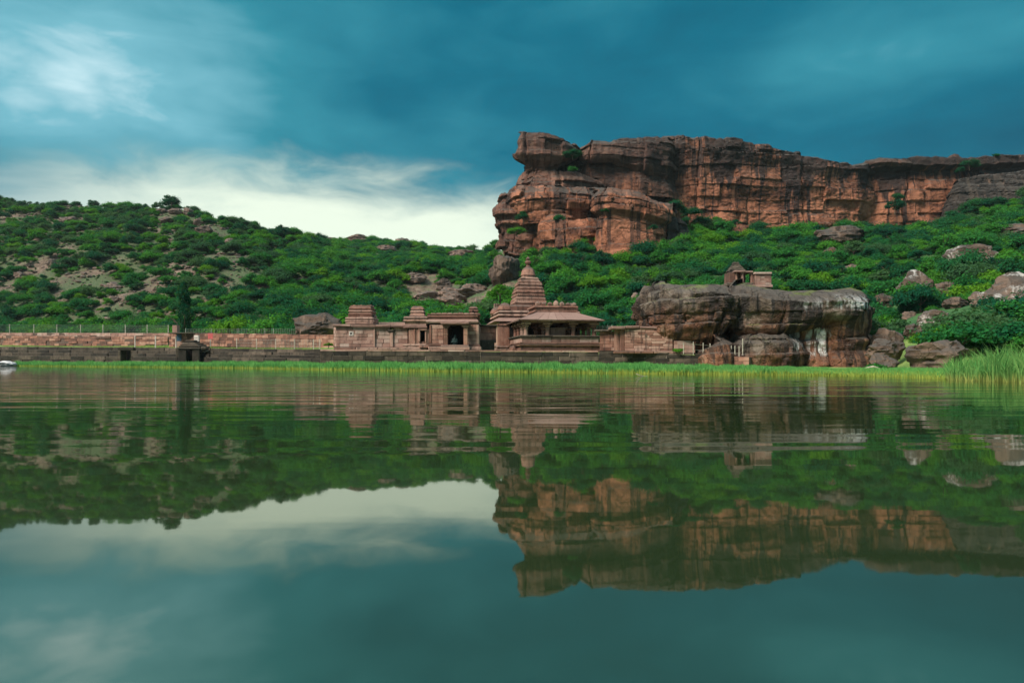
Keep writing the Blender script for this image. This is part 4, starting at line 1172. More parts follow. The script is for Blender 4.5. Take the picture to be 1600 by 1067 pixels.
s2.tier('frieze', 710.4, 36.5, [(501.8, 0), (497.6, 0), (497.4, 2.0), (496.0, 1.8), (495.8, 0.4), (494.4, 0.4), (494.2, 1.6), (493.2, 1.4), (493.0, 0)], Y + 2.7, hd=38, seed=5)
for i in range(9):
    x0 = 673.0 + i * 8.6
    s2.box('parapet_block', x0, x0 + 8.3, 488.4 + rnd.uniform(-.5, .7), 493.2, Y + 0.15 + rnd.uniform(0, .08), 1.4, M_stone, 0.14, jit=0.02)
tu = s2.tier('roof_turret', 740, 6.6, [(489.2, 0), (486.6, 0), (486.4, 1.2), (484.6, 0.6), (484.2, -1.2), (482.6, -1.2), (482.4, 0.6), (480.6, -0.8), (479.4, -2.6), (479.0, -4)], Y + 2.0, seed=9)
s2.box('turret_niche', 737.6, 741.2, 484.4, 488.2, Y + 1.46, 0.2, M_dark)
st = Bld('statue', 'dark greenish seated stone statue inside the two-pillared porch', 'statue', 710.5, 539, 69.6)
bm = bmesh.new()


def ell(c, r_):
    m_ = Matrix.Translation(c) @ Matrix.Diagonal((*r_, 1))
    bmesh.ops.create_icosphere(bm, subdivisions=3, radius=1.0, matrix=m_)


for c_, r_ in (((0, 0, 0.12), (0.24, 0.22, 0.12)), ((0, 0.02, 0.30), (0.36, 0.30, 0.16)), ((0, 0.02, 0.52), (0.20, 0.17, 0.28)), ((0.03, 0, 0.86), (0.12, 0.12, 0.14)), ((0.03, 0.0, 1.0), (0.07, 0.07, 0.1)),
               ((-0.22, -0.04, 0.5), (0.07, 0.08, 0.20)), ((0.22, -0.04, 0.5), (0.07, 0.08, 0.20)), ((-0.2, -0.2, 0.3), (0.16, 0.1, 0.08)), ((0.2, -0.2, 0.3), (0.16, 0.1, 0.08))):
    ell(c_, r_)
me = bpy.data.meshes.new('figure')
bm.to_mesh(me)
bm.free()
o = wrap('figure', me, M_statue, st.root, (0, 0, 0), True)
rm = o.modifiers.new('remesh', 'REMESH')
rm.mode, rm.voxel_size = 'VOXEL', 0.035
rm.use_smooth_shade = True
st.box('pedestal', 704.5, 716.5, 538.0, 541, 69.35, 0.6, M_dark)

# connecting wall between porch shrine and temple
cw = Bld('connecting_wall', 'short red wall over a dark stone ledge joining porch shrine and temple', 'wall', 760, 548, 73)
masonry(cw.root, (748.5, 73, 510, 531), (775, 73, 510, 531), 2, 1.3, M_orange, 0.4, True, rough=0.015)
cw.box('coping', 747, 776, 507.4, 510, 72.8, 1.0, M_ghat)
cw.box('dark_ledge', 747, 772, 531.3, 547, 71.6, 1.6, M_ghat)

# ------------------------------------------------------------------ main temple
T = Bld('lakeside_temple', 'main red sandstone temple with a tiered spire, domes and open pillared pavilion', 'temple', 863, 551, 74.0, math.radians(9))
R0 = T.o
s = 70.0 / F


def lz(py, Y=70.0):
    return wz(py, Y) - R0.z


def lbox(name, x0, x1, y0, y1, z0, z1, mat=M_stone, bev=0.05, jit=0.006, parent=None):
    me = box_mesh(name, x1 - x0, y1 - y0, z1 - z0, bev, jit, int(x0 * 91 + z0 * 37))
    return wrap(name, me, mat, parent or T.root, Vector(((x0 + x1) / 2, (y0 + y1) / 2, (z0 + z1) / 2)))


def lring(name, hx, hy, prof, mat=M_stone, cx=0.0, cy_=0.0, seed=0, q=8, jit=0.02, nseg=0, parent=None):
    """rectangular moulding in local metres: prof = [(z, extra)] bottom to top"""
    r = random.Random(seed)
    ring = []
    if nseg:
        for k in range(nseg):
            a = 2 * math.pi * (k + 0.5) / nseg
            c, d = math.cos(a), math.sin(a)
            e = 2 / 3.0
            ring.append((math.copysign(abs(c) ** e, c), math.copysign(abs(d) ** e, d)))
    else:
        for (x0, y0, x1, y1) in ((-1, -1, 1, -1), (1, -1, 1, 1), (1, 1, -1, 1), (-1, 1, -1, -1)):
            for k in range(q):
                ring.append((x0 + (x1 - x0) * k / q, y0 + (y1 - y0) * k / q))
    m = len(ring)
    V, Fc = [], []
    for (z, ex) in prof:
        for (u, v) in ring:
            V.append((cx + u * max(0.01, hx + ex) + r.uniform(-1, 1) * jit, cy_ + v * max(0.01, hy + ex) + r.uniform(-1, 1) * jit, z + r.uniform(-1, 1) * jit * 0.6))
    for i in range(len(prof) - 1):
        for k in range(m):
            k2 = (k + 1) % m
            Fc.append((i * m + k, i * m + k2, (i + 1) * m + k2, (i + 1) * m + k))
    Fc.append(tuple(range(m - 1, -1, -1)))
    Fc.append(tuple((len(prof) - 1) * m + k for k in range(m)))
    return mesh_obj(name, V, Fc, mat, parent or T.root, (0, 0, 0), bool(nseg), 40 if nseg else None)


HX, HY = 4.05, 4.0            # pavilion half width and half depth
zb0, zc = lz(552), lz(524.0)
lring('plinth', HX, HY, [(zb0 - 0.3, 0.25), (lz(546.5), 0.25), (lz(546.2), 0.12), (lz(543.6), 0.10)], seed=1)
lring('plinth_moulding', HX, HY, [(lz(543.6), 0.02), (lz(540.6), 0.02), (lz(540.3), 0.26), (lz(538.4), 0.30), (lz(537.6), 0.12), (lz(536.8), 0.10), (lz(536.5), 0.22), (lz(535.4), 0.20), (lz(535.0), 0.0)], M_stone, seed=2)
# seat-back panels round the pavilion: panels in front and on both sides, then the coping
for i in range(8):
    x0 = -HX + 0.02 + i * (2 * HX - 0.04) / 8
    lbox('parapet_panel', x0 + 0.012, x0 + (2 * HX) / 8 - 0.015, -HY + rnd.uniform(-.015, .015), -HY + 0.3, lz(535.0), lz(527.0), M_block, 0.03)
for sx in (-1, 1):
    for i in range(6):
        y0 = -HY + 0.32 + i * (2 * HY - 0.4) / 6
        a, b = sorted((sx * HX, sx * (HX - 0.3)))
        lbox('parapet_panel', a, b, y0, y0 + (2 * HY - 0.4) / 6 - 0.02, lz(535.0), lz(527.0), M_block, 0.03)
for i in range(5):
    x0 = -HX - 0.16 + i * (2 * HX + 0.32) / 5
    lbox('parapet_coping', x0, x0 + (2 * HX + 0.32) / 5 - 0.015, -HY - 0.18, -HY + 0.5, lz(526.9), zc, M_ghat, 0.06)
for sx in (-1, 1):
    a, b = sorted((sx * (HX + 0.16), sx * (HX - 0.5)))
    lbox('parapet_coping', a, b, -HY + 0.51, HY, lz(526.9), zc, M_ghat, 0.06)
lbox('pavilion_floor', -HX + 0.35, HX - 0.35, -HY + 0.35, HY, lz(535.5), lz(533.5), M_roofslab)
zcol0, zcol1 = zc, lz(503.6)
hcol = zcol1 - zcol0
prof = [(0, .25), (.09, .25), (.10, .22), (.42, .22), (.45, .20), (.50, .25), (.55, .25), (.58, .20), (.63, .20), (.66, .25), (.72, .33), (.76, .34), (.80, .24), (.83, .24)]
V, Fc = [], []
SG = 16
for (t_, rr) in prof:
    for k in range(SG):
        a = 2 * math.pi * k / SG
        V.append((rr * math.cos(a), rr * math.sin(a), t_ * hcol))
for i in range(len(prof) - 1):
    for k in range(SG):
        k2 = (k + 1) % SG
        Fc.append((i * SG + k, i * SG + k2, (i + 1) * SG + k2, (i + 1) * SG + k))
Fc.append(tuple(range(SG - 1, -1, -1)))
Fc.append(tuple((len(prof) - 1) * SG + k for k in range(SG)))
colme = None
cap_me = box_mesh('bracket_capital', 0.98, 0.62, hcol * 0.165, 0.07, 0.01, 3)
cap_me.materials.append(M_stone)


def pillar(x, y, z=None, sc_=1.0):
    global colme
    if colme is None:
        o = mesh_obj('pillar', V, Fc, M_stone, T.root, (x, y, z if z is not None else zcol0), True, 35)
        colme = o.data
    else:
        o = wrap('pillar', colme, None, T.root, (x, y, z if z is not None else zcol0))
    o.scale = (1, 1, sc_)
    c = wrap('bracket_capital', cap_me, None, o, (0, 0, hcol * 0.915))
    return o


fx = [-3.55, -1.30, 1.42, 3.65]
for x in fx:
    pillar(x, -HY + 0.42)
for y in (-1.6, 0.5, 2.6):
    for sx in (-1, 1):
        pillar(sx * 3.6, y)
zfl = lz(533.5)
for x in (-1.3, 1.42):
    for y in (-1.6, 0.6, 2.6):
        pillar(x, y, zfl, (zcol1 - zfl) / hcol)
# beams on the pillars
for y in (-HY + 0.42, -1.6, 0.5, 2.6):
    lbox('roof_beam', -HX + 0.1, HX - 0.1, y - 0.24, y + 0.24, zcol1, zcol1 + 0.24, M_stone, 0.04)
for x in (-3.6, 3.6):
    lbox('roof_beam', x - 0.24, x + 0.24, -HY + 0.7, 3.9, zcol1 + 0.005, zcol1 + 0.235, M_stone, 0.04)
lbox('stone_screen', -0.75, 0.86, -2.6, -2.2, zfl, lz(512.6), M_block, 0.05)
lbox('screen_cap', -0.92, 1.02, -2.75, -2.05, lz(512.6) + 0.004, lz(511.0), M_roofslab, 0.05)
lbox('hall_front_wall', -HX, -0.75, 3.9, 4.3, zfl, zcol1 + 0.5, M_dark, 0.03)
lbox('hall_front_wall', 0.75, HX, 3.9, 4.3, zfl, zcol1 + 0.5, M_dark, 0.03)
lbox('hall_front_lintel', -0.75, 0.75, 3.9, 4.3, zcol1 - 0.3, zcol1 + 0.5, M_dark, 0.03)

# sloping roof of separate slabs on four sides
EX, EY, EZ = 4.45, 4.6, lz(501.8)
TX, TY, TZ = 2.05, 2.0, lz(489.6, 72)
ceil_z = EZ + 0.05


def slab(p0, p1, p2, p3, th=0.13, name='roof_slab'):
    n = (p1 - p0).cross(p3 - p0).normalized()
    if n.z < 0:
        n = -n
    top = [p + n * (th + rnd.uniform(-.012, .022)) for p in (p0, p1, p2, p3)]
    bot = [p0, p1, p2, p3]
    c = sum(bot, Vector()) / 4
    V = [v - c for v in bot + top]
    Fs = [(0, 3, 2, 1), (4, 5, 6, 7), (0, 1, 5, 4), (1, 2, 6, 5), (2, 3, 7, 6), (3, 0, 4, 7)]
    return mesh_obj(name, V, Fs, M_roofslab, T.root, c)


def side(e0, e1, t0, t1, n):
    for i in range(n):
        a, b = i / n, (i + 1) / n
        g_ = 0.012
        p0, p1 = e0.lerp(e1, a), e0.lerp(e1, b)
        q0, q1 = t0.lerp(t1, a), t0.lerp(t1, b)
        d = (e1 - e0).normalized() * g_
        slab(p0 + d, p1 - d, q1 - d, q0 + d)


E = [Vector((-EX, -EY, EZ)), Vector((EX, -EY, EZ)), Vector((EX, EY, EZ)), Vector((-EX, EY, EZ))]
Tp = [Vector((-TX, -TY, TZ)), Vector((TX, -TY, TZ)), Vector((TX, TY, TZ)), Vector((-TX, TY, TZ))]
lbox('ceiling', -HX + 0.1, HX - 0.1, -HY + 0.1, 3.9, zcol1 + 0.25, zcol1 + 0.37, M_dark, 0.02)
for k, n in ((0, 9), (1, 7), (2, 7), (3, 7)):
    side(E[k], E[(k + 1) % 4], Tp[k], Tp[(k + 1) % 4], n)
# raised parapet over the middle of the pavilion
lring('roof_parapet', TX + 0.15, TY + 0.1, [(TZ - 0.2, -0.1), (TZ + 0.15, -0.1), (TZ + 0.17, 0.12), (TZ + 0.33, 0.10), (TZ + 0.35, -0.06), (TZ + 0.62, -0.06), (TZ + 0.64, 0.16), (TZ + 0.80, 0.10), (TZ + 0.86, -0.1)], seed=11, cy_=0.2)
for i in range(7):
    x = -1.95 + i * 0.65
    h = (0.42, 0.30, 0.36, 0.55, 0.40, 0.32, 0.34)[i]
    lring('crest_stone', 0.24, 0.26, [(TZ + 0.84, 0), (TZ + 0.84 + h * 0.5, 0.04), (TZ + 0.84 + h * 0.8, -0.06), (TZ + 0.84 + h, -0.18)], cx=x, cy_=-1.75, seed=20 + i, nseg=10)
V2, F2 = [], []
for i in range(26):
    x = -2.1 + i * 0.168
    k = len(V2)
    for (a, b, c) in ((0, 0, 0), (.1, 0, 0), (.1, .1, 0), (0, .1, 0), (0, 0, .2), (.1, 0, .2), (.1, .1, .2), (0, .1, .2)):
        V2.append((x + a, -TY + 0.05 + b, TZ + 0.39 + c))
    F2 += [tuple(k + j for j in f) for f in ((0, 1, 5, 4), (1, 2, 6, 5), (2, 3, 7, 6), (3, 0, 4, 7), (4, 5, 6, 7), (3, 2, 1, 0))]
o = mesh_obj('parapet_carving', V2, F2, M_stone, T.root)
o['kind'] = 'stuff'

# hall behind, with corner domes (local y grows away from the lake)
lring('hall_body', 4.6, 3.6, [(zb0 - 0.3, 0.35), (lz(545, 78), 0.35), (lz(543, 78), 0.15), (lz(541, 78), 0.3), (lz(538, 78), 0.05), (lz(503, 78), 0.0)], M_stone, cx=-0.55, cy_=7.9, seed=31)
lring('hall_eave', 4.6, 3.6, [(lz(503.5, 78), 0.25), (lz(502.6, 78), 0.62), (lz(499, 78), 0.30), (lz(497, 78), 0.1)], M_roofslab, cx=-0.55, cy_=7.9, seed=32)
lring('hall_cornice', 4.5, 3.5, [(lz(497.5, 78), 0), (lz(494, 78), 0), (lz(493.6, 78), 0.3), (lz(491, 78), 0.25), (lz(490.7, 78), 0.0), (lz(488.5, 78), 0), (lz(488.2, 78), 0.25), (lz(486, 78), 0.15), (lz(485, 78), -0.1)], M_stone, cx=-0.55, cy_=7.9, seed=33)
V2, F2 = [], []
for zr in (lz(497, 78), lz(490.5, 78)):
    for i in range(44):
        x = -5.1 + i * 0.21
        k = len(V2)
        for (a, b, c) in ((0, 0, 0), (.12, 0, 0), (.12, .15, 0), (0, .15, 0), (0, 0, .18), (.12, 0, .18), (.12, .15, .18), (0, .15, .18)):
            V2.append((x + a, 7.9 - 3.62 + b, zr + c))
        F2 += [tuple(k + j for j in f) for f in ((0, 1, 5, 4), (1, 2, 6, 5), (2, 3, 7, 6), (3, 0, 4, 7), (4, 5, 6, 7), (3, 2, 1, 0))]
o = mesh_obj('cornice_carving', V2, F2, M_stone, T.root)
o['kind'] = 'stuff'


def dome(x, y, z, r, h, seed):
    o = lring('corner_dome', r, r, [(z, -0.02), (z + h * 0.12, 0.06), (z + h * 0.3, 0.03), (z + h * 0.55, -0.10 * r), (z + h * 0.78, -0.32 * r), (z + h * 0.93, -0.60 * r), (z + h, -0.92 * r)], cx=x, cy_=y, seed=seed, nseg=18, jit=0.012)
    return o


zd = lz(485.2, 78)
dome(-4.45, 5.2, zd, 0.78, 0.92, 41)
dome(-4.6, 10.2, zd - 0.1, 0.85, 0.95, 42)
dome(3.35, 5.2, zd, 0.82, 0.98, 43)
dome(2.2, 4.9, zd - 0.05, 0.5, 0.55, 44)
lring('roof_ridge', 1.2, 0.5, [(zd - 0.1, 0), (zd + 0.45, 0.05), (zd + 0.6, -0.1), (zd + 0.66, -0.3)], cx=-2.7, cy_=5.0, seed=45)
for i in range(3):
    lring('dome_finial', 0.09, 0.09, [(zd + 0.72, 0.03), (zd + 0.95, 0), (zd + 1.15, 0.03), (zd + 1.25, -0.05)], cx=-4.95 + i * 0.24, cy_=10.2, seed=60 + i, nseg=8, jit=0.006)
lring('hall_pilaster', 0.62, 0.35, [(zb0, 0.25), (lz(545, 74), 0.25), (lz(543, 74), 0.05), (lz(541.5, 74), 0.18), (lz(539, 74), 0), (lz(507, 74), 0), (lz(506, 74), 0.1), (lz(503.5, 74), 0.1)], cx=-4.75, cy_=4.2, seed=51, nseg=0)
lring('stair_balustrade', 0.32, 0.9, [(zb0 - 0.2, 0.05), (zb0 + 0.35, 0.08), (zb0 + 0.62, -0.05), (zb0 + 0.8, -0.2)], cx=-HX - 0.55, cy_=-1.4, seed=52, nseg=14)

# the spire over the sanctuary
Yt = 83.0
TW = thing('spire_anchor', 'x', 'x', (0, 0, 0))
bpy.data.objects.remove(TW)


def tz(py):
    return wz(py, Yt) - R0.z


st_ = Yt / F
loc_t = Matrix.Rotation(-math.radians(9), 4, 'Z') @ (Vector((wx(825.0, Yt), Yt, 0)) - Vector((R0.x, R0.y, 0)))
tcx, tcy = loc_t.x, loc_t.y


def spire(name, hw, prof, seed, nseg=0, mat=M_stone):
    return lring(name, hw * 0.875 * st_, hw * 0.875 * st_, [(tz(py), ex * st_) for py, ex in prof], mat, tcx, tcy, seed, 10, 0.02, nseg)


spire('sanctuary_wall', 29, [(552, 0), (487, 0), (486.6, 1.6), (484, 1.2), (483, -1)], 71)
spire('spire_base', 27.2, [(484, 0), (478, 0), (477.6, -0.4), (475.6, -0.4)], 72)
spire('spire_tier', 25.4, [(477.0, -1.6), (475.9, -1.6), (475.4, 2.2), (473.8, 2.2), (470.6, 0.8), (470.4, -1.4), (469.3, -1.4), (469.0, 0.9), (467.6, 0.8), (465.4, -0.9), (464.0, -1.1)], 73)
spire('spire_tier', 23.8, [(464.4, -2.4), (462.9, -2.4), (462.2, 1.4), (460.8, 1.4), (460.4, -1.4), (459.6, -1.4)], 74)
spire('spire_tier', 22.4, [(460.0, -1.0), (459.4, -1.0), (459.0, 2.2), (457.6, 2.3), (454.6, 0.7), (454.4, -1.6), (453.2, -1.6), (452.9, 0.6), (451.6, 0.4), (449.6, -1.4), (447.8, -1.8)], 75)
spire('spire_tier', 19.2, [(448.6, -1.6), (447.7, -1.6), (447.2, 2.2), (446.2, 2.2), (443.4, 0.0), (443.2, -2.2), (442.2, -2.2), (441.9, -0.6), (440.8, -0.8), (439.0, -2.6), (437.6, -3.0)], 76)
spire('spire_tier', 15.6, [(438.0, 0.2), (437.2, 1.2), (436.4, 1.0), (436.0, -0.8), (434.8, -1.2)], 77)
spire('dome_neck', 11.6, [(435.2, 0.4), (431.6, 0.0)], 78, 20)
spire('spire_dome', 12.0, [(431.8, 0.4), (431.0, 1.2), (430.0, 0.9), (427.6, 0.1), (424.4, -0.6), (421.4, -2.0), (419.0, -4.4), (417.4, -7.2), (416.6, -9.6)], 79, 24)
fin = spire('finial', 3.0, [(417.2, 1.2), (415.8, 0.4), (414.6, -0.6), (413.2, 0.0), (411.8, 1.8), (410.2, 2.2), (408.6, 1.7), (407.4, 0.0), (406.6, -0.6), (405.8, 0.6), (404.6, 0.9), (403.4, -0.4), (402.0, -1.8), (400.2, -2.8)], 80, 16)
# carved dentils round the tiers, front and left
V2, F2 = [], []
for (hw, py) in ((22.9, 470.8), (21.8, 462.9), (20.0, 455.4), (17.0, 443.8)):
    for sd_ in range(4):
        for i in range(15):
            u = -hw * 0.94 + i * hw * 1.88 / 14
            x_, y_ = ((u, -hw), (hw, u), (u, hw), (-hw, u))[sd_]
            k = len(V2)
            for (a, b, c) in ((-.055, -.1, -.12), (.055, -.1, -.12), (.055, .1, -.12), (-.055, .1, -.12), (-.055, -.1, .09), (.055, -.1, .09), (.055, .1, .09), (-.055, .1, .09)):
                V2.append((tcx + x_ * st_ + (a if sd_ in (0, 2) else b), tcy + y_ * st_ + (b if sd_ in (0, 2) else a), tz(py) + c))
            F2 += [tuple(k + j for j in f) for f in ((0, 1, 5, 4), (1, 2, 6, 5), (2, 3, 7, 6), (3, 0, 4, 7), (4, 5, 6, 7), (3, 2, 1, 0))]
o = mesh_obj('spire_carving', V2, F2, M_stone, T.root)
o['kind'] = 'stuff'
# ------------------------------------------------------------------ walls to the right of the temple
rw = Bld('enclosure_wall', 'plain pink masonry enclosure wall with a thick coping beside the temple', 'wall', 1010, 551, 64.5)
Y = 64.6
masonry(rw.root, (976, Y, 513.6, 548), (1051, Y - 0.6, 517.0, 549.5), 8, 0.95, M_stone, 0.4, True, rough=0.012)
masonry(rw.root, (937, Y + 2.4, 517.6, 548), (963, Y + 2.2, 517.6, 548), 6, 0.9, M_stone, 0.4, True, rough=0.012)
rw.box('corner_pier', 962.5, 969, 514, 548.5, Y + 0.5, 1.2, M_stone)
rw.box('corner_pier', 969.3, 976, 513.4, 548.5, Y + 0.12, 1.2, M_stone)
for (x0, x1, pt, pb) in ((956, 978, 509.6, 514.4), (978.3, 1000, 508.8, 513.2), (1000.3, 1028, 510.0, 514.6), (1028.3, 1055, 511.6, 516.6)):
    rw.box('coping_slab', x0, x1, pt, pb, Y - 0.35, 2.6, M_roofslab, 0.12, jit=0.012)
rw.box('coping_slab', 930, 956, 515.0, 518.0, Y + 2.0, 1.2, M_ghat, 0.08)
rw.box('wall_slot', 1008, 1011.4, 521, 526, Y - 0.32, 0.12, M_mortar, 0.01)
for (x0, x1) in ((960, 992), (992.3, 1022), (1022.3, 1053)):
    rw.box('base_slab', x0, x1, 548.2, 552.6, Y - 0.85, 0.8, M_stone, 0.08)
dsw = Bld('stepped_stack', 'stack of blackened stone courses between the enclosure wall and the boulder', 'stone stack', 1068, 551, 64)
for i in range(5):
    y0 = 511.5 + i * 4.1
    dsw.box('stone_course', 1053.5 + 2.0 - i * 0.5, 1079 + i * 1.2, y0, y0 + 3.9, 64.6 - i * 0.12, 1.6, M_ghat, 0.08, jit=0.02)
dsw.box('wall', 1052.5, 1086, 532.2, 552, 64.1, 1.9, M_block, 0.08)
masonry(dsw.root, (1053, 64.0, 532.4, 551), (1086, 63.8, 532.4, 551.5), 3, 1.1, M_block, 0.2, False, rough=0.015)

# shrine and blockhouse on top of the great boulder
Yb = 66.2
rs = Bld('rooftop_shrine', 'little pyramid-roofed shrine with a pillared porch on top of the great boulder', 'shrine', 1155, 442, Yb)
rs.box('wall', 1139.5, 1149.5, 425, 441.5, Yb, 0.3, M_orange)
rs.box('wall', 1139.5, 1141.5, 425, 441.5, Yb + 0.32, 1.6, M_orange)
rs.box('wall', 1156.5, 1158.5, 425, 441.5, Yb + 0.32, 1.6, M_orange)
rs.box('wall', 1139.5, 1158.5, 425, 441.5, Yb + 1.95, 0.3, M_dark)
rs.box('door_jamb', 1149.6, 1152.4, 425, 441, Yb - 0.1, 0.3, M_orange)
for (pxc, dy) in ((1160.4, -0.2), (1174.8, -0.2), (1163.6, 1.5), (1174.2, 1.5)):
    c_ = rs.box('porch_pillar', pxc - 1.5, pxc + 1.5, 427.2, 444, Yb + dy, 0.2, M_block, 0.02)
    rs.box('bracket', pxc - 2.6, pxc + 2.6, 425.4, 427.2, Yb + dy - 0.03, 0.28, M_block, 0.02, parent=c_)
rs.box('porch_slab', 1148, 1165, 422.4, 425.2, Yb - 0.45, 1.4, M_roofslab, 0.05, jit=0.02)
rs.box('porch_slab', 1164.6, 1177, 423.4, 425.4, Yb - 0.4, 2.3, M_roofslab, 0.05, jit=0.02)
for k, (hw, pb, pt) in enumerate(((11.6, 425.2, 422.4), (9.8, 422.2, 419.8), (8.0, 419.6, 417.2), (6.2, 417.0, 414.6), (4.6, 414.4, 410.2))):
    rs.tier('roof_tier', 1149.2, hw, [(pb, -0.4), (pb - 0.6, 0.6), (pt + 0.5, -0.5), (pt, -1.2)], Yb + 1.0, mat=M_ghat, seed=k)
rs.box('floor_slab', 1137, 1178, 441.5, 447, Yb - 0.5, 3.0, M_ghat)
bh = Bld('ruined_blockhouse', 'small roofless brown stone block beside the rooftop shrine', 'ruin', 1191, 446, Yb)
masonry(bh.root, (1180, Yb - 0.6, 428.6, 444.5), (1205.5, Yb - 0.6, 428.6, 444.5), 5, 0.5, M_block, 0.25, True, rough=0.02)
bh.box('coping', 1179.5, 1206.8, 424.8, 428.4, Yb - 0.75, 1.7, M_block, 0.06, jit=0.012)
bh.box('side_wall', 1203.2, 1205.6, 428.6, 444.5, Yb - 0.1, 1.4, M_block)
bh.box('side_wall', 1178.2, 1181, 429.5, 444.5, Yb - 0.3, 1.4, M_block)
bh.box('base_slab', 1176, 1208, 444.6, 449, Yb - 0.9, 2.4, M_block)


# ------------------------------------------------------------------ fences
def fence(label, posts, Yfun, top, bot, wires=3, mat=M_post, wdt=0.09, mesh=False):
    cx_ = sum(posts) / len(posts)
    Yc = Yfun(cx_)
    f = Bld('fence', label, 'fence', cx_, bot(cx_), Yc)
    pts = []
    for px in posts:
        Y = Yfun(px)
        zt, zb = wz(top(px), Y), wz(bot(px), Y) - 0.15
        me = box_mesh('post', wdt, wdt, zt - zb, 0.015)
        wrap('post', me, mat, f.root, Vector((wx(px, Y), Y, (zt + zb) / 2)) - f.o)
        pts.append((wx(px, Y), Y, zt, zb + 0.15))
    for k in range(wires):
        fr = (k + 0.6) / wires
        V, Fc = [], []
        for (x, y, zt, zb) in pts:
            z = zb + (zt - zb) * fr
            for (a, b) in ((0, -.012), (.012, .006), (-.012, .006)):
                V.append(Vector((x, y + a, z + b)) - f.o)
        for i in range(len(pts) - 1):
            for j in range(3):
                j2 = (j + 1) % 3
                Fc.append((i * 3 + j, i * 3 + j2, i * 3 + 3 + j2, i * 3 + 3 + j))
        mesh_obj('wire', V, Fc, M_wire, f.root)
    if mesh:
        # thin upright bars of the wire netting, one part
        V, Fc = [], []
        for i in range(len(pts) - 1):
            a, b = pts[i], pts[i + 1]
            n = max(4, int(math.hypot(b[0] - a[0], b[1] - a[1]) / 0.32))
            for j in range(1, n):
                q = j / n
                x, y, zt, zb = (a[m] * (1 - q) + b[m] * q for m in range(4))
                k = len(V)
                for z in (zb, zt - 0.05):
                    for (dx, dy) in ((0, -.017), (.017, .009), (-.017, .009)):
                        V.append(Vector((x + dx, y + dy, z)) - f.o)
                for m in range(3):
                    m2 = (m + 1) % 3
                    Fc.append((k + m, k + m2, k + 3 + m2, k + 3 + m))
        o = mesh_obj('netting', V, Fc, M_wire, f.root)
        o['kind'] = 'stuff'
    return f


fence('long wire fence with pale posts along the upper bank wall', [-170, -130, -92, -56, -21, 15, 53, 89, 126, 161, 196, 230, 263], lambda p: float(np.interp(p, [-260, 0, 264], [160.5, 138.4, 107.4])), lambda p: np.interp(p, [-200, 0, 263], [505.5, 506.5, 507.5]), lambda p: np.interp(p, [-200, 0, 263], [520, 521, 522]), 5, M_post, 0.11, True)
fence('short white-posted fence along the lawn in front of the gate block', [211, 243, 275], lambda p: float(lut(WALL, p)) + 1.2, lambda p: 525, lambda p: 543, 2, M_white, 0.13)
fence('pale-posted fence along the lawn in front of the pink wall', [370, 401, 431, 460, 490, 500], lambda p: float(lut(WALL, p)) + 1.4, lambda p: np.interp(p, [370, 500], [529, 530]), lambda p: np.interp(p, [370, 500], [543, 546]), 3, M_post, 0.09, True)
fence('thin wire fence behind the pink wall below the domed boulder', [290, 330, 372, 414, 427, 464, 500], lambda p: 96.0 - (p - 290) * 0.06, lambda p: 513, lambda p: 523, 3, M_wire, 0.07, True)
fence('leaning picket fence on the ledge under the great boulder', [1068, 1083.3, 1098.7, 1109.5, 1116.6, 1122.5, 1129.6, 1136, 1142.6, 1148.3, 1154.8, 1160.5], lambda p: float(np.interp(p, [1068, 1170], [62.8, 60.2])), lambda p: np.interp(p, [1068, 1083, 1130, 1159, 1160.5], [535, 534, 539, 541, 529]), lambda p: np.interp(p, [1068, 1160], [551, 556.5]), 2, M_post, 0.07)
fence('low wire fence behind the recessed end of the enclosure wall', [932, 941, 949, 956], lambda p: 71.0, lambda p: 508, lambda p: 519, 2, M_wire, 0.05, True)

tw = Bld('floating_twig', 'thin pale twig floating on the water before the enclosure wall', 'twig', 1008, 588.5, 33.0)
V, Fc = [], []
pts = [(-0.42, 0.1, 0.12), (-0.30, 0.0, 0.06), (-0.05, 0.05, 0.0), (0.45, -0.05, -0.01)]
for i, (x, y, z) in enumerate(pts):
    for a in range(5):
        rr = 0.022 * (1 - i * 0.18)
        V.append((x, y + rr * math.cos(a * 1.2566), z + rr * math.sin(a * 1.2566)))
for i in range(3):
    for a in range(5):
        b = (a + 1) % 5
        Fc.append((i * 5 + a, i * 5 + b, i * 5 + 5 + b, i * 5 + 5 + a))
mesh_obj('stem', V, Fc, M_wood, tw.root, (0, 0, 0.02))
dw = Bld('dead_branch', 'grey fallen branch on the grass at the foot of the great boulder', 'branch', 1360, 583, 50)
V, Fc = [], []
pts = [(-0.7, 0.3, 0.02), (-0.3, 0.1, 0.28), (0.2, 0.0, 0.42), (0.55, 0.0, 0.30), (1.0, -0.1, 0.12), (1.6, -0.1, 0.0)]
for i, (x, y, z) in enumerate(pts):
    for a in range(6):
        rr = 0.10 * (0.5 + 0.5 * math.sin(1 + i * 0.4))
        V.append((x, y + rr * math.cos(a * 1.0472), z + rr * math.sin(a * 1.0472)))
for i in range(len(pts) - 1):
    for a in range(6):
        b = (a + 1) % 6
        Fc.append((i * 6 + a, i * 6 + b, i * 6 + 6 + b, i * 6 + 6 + a))
mesh_obj('stem', V, Fc, M_wood, dw.root, (0, 0, 0.05), True)

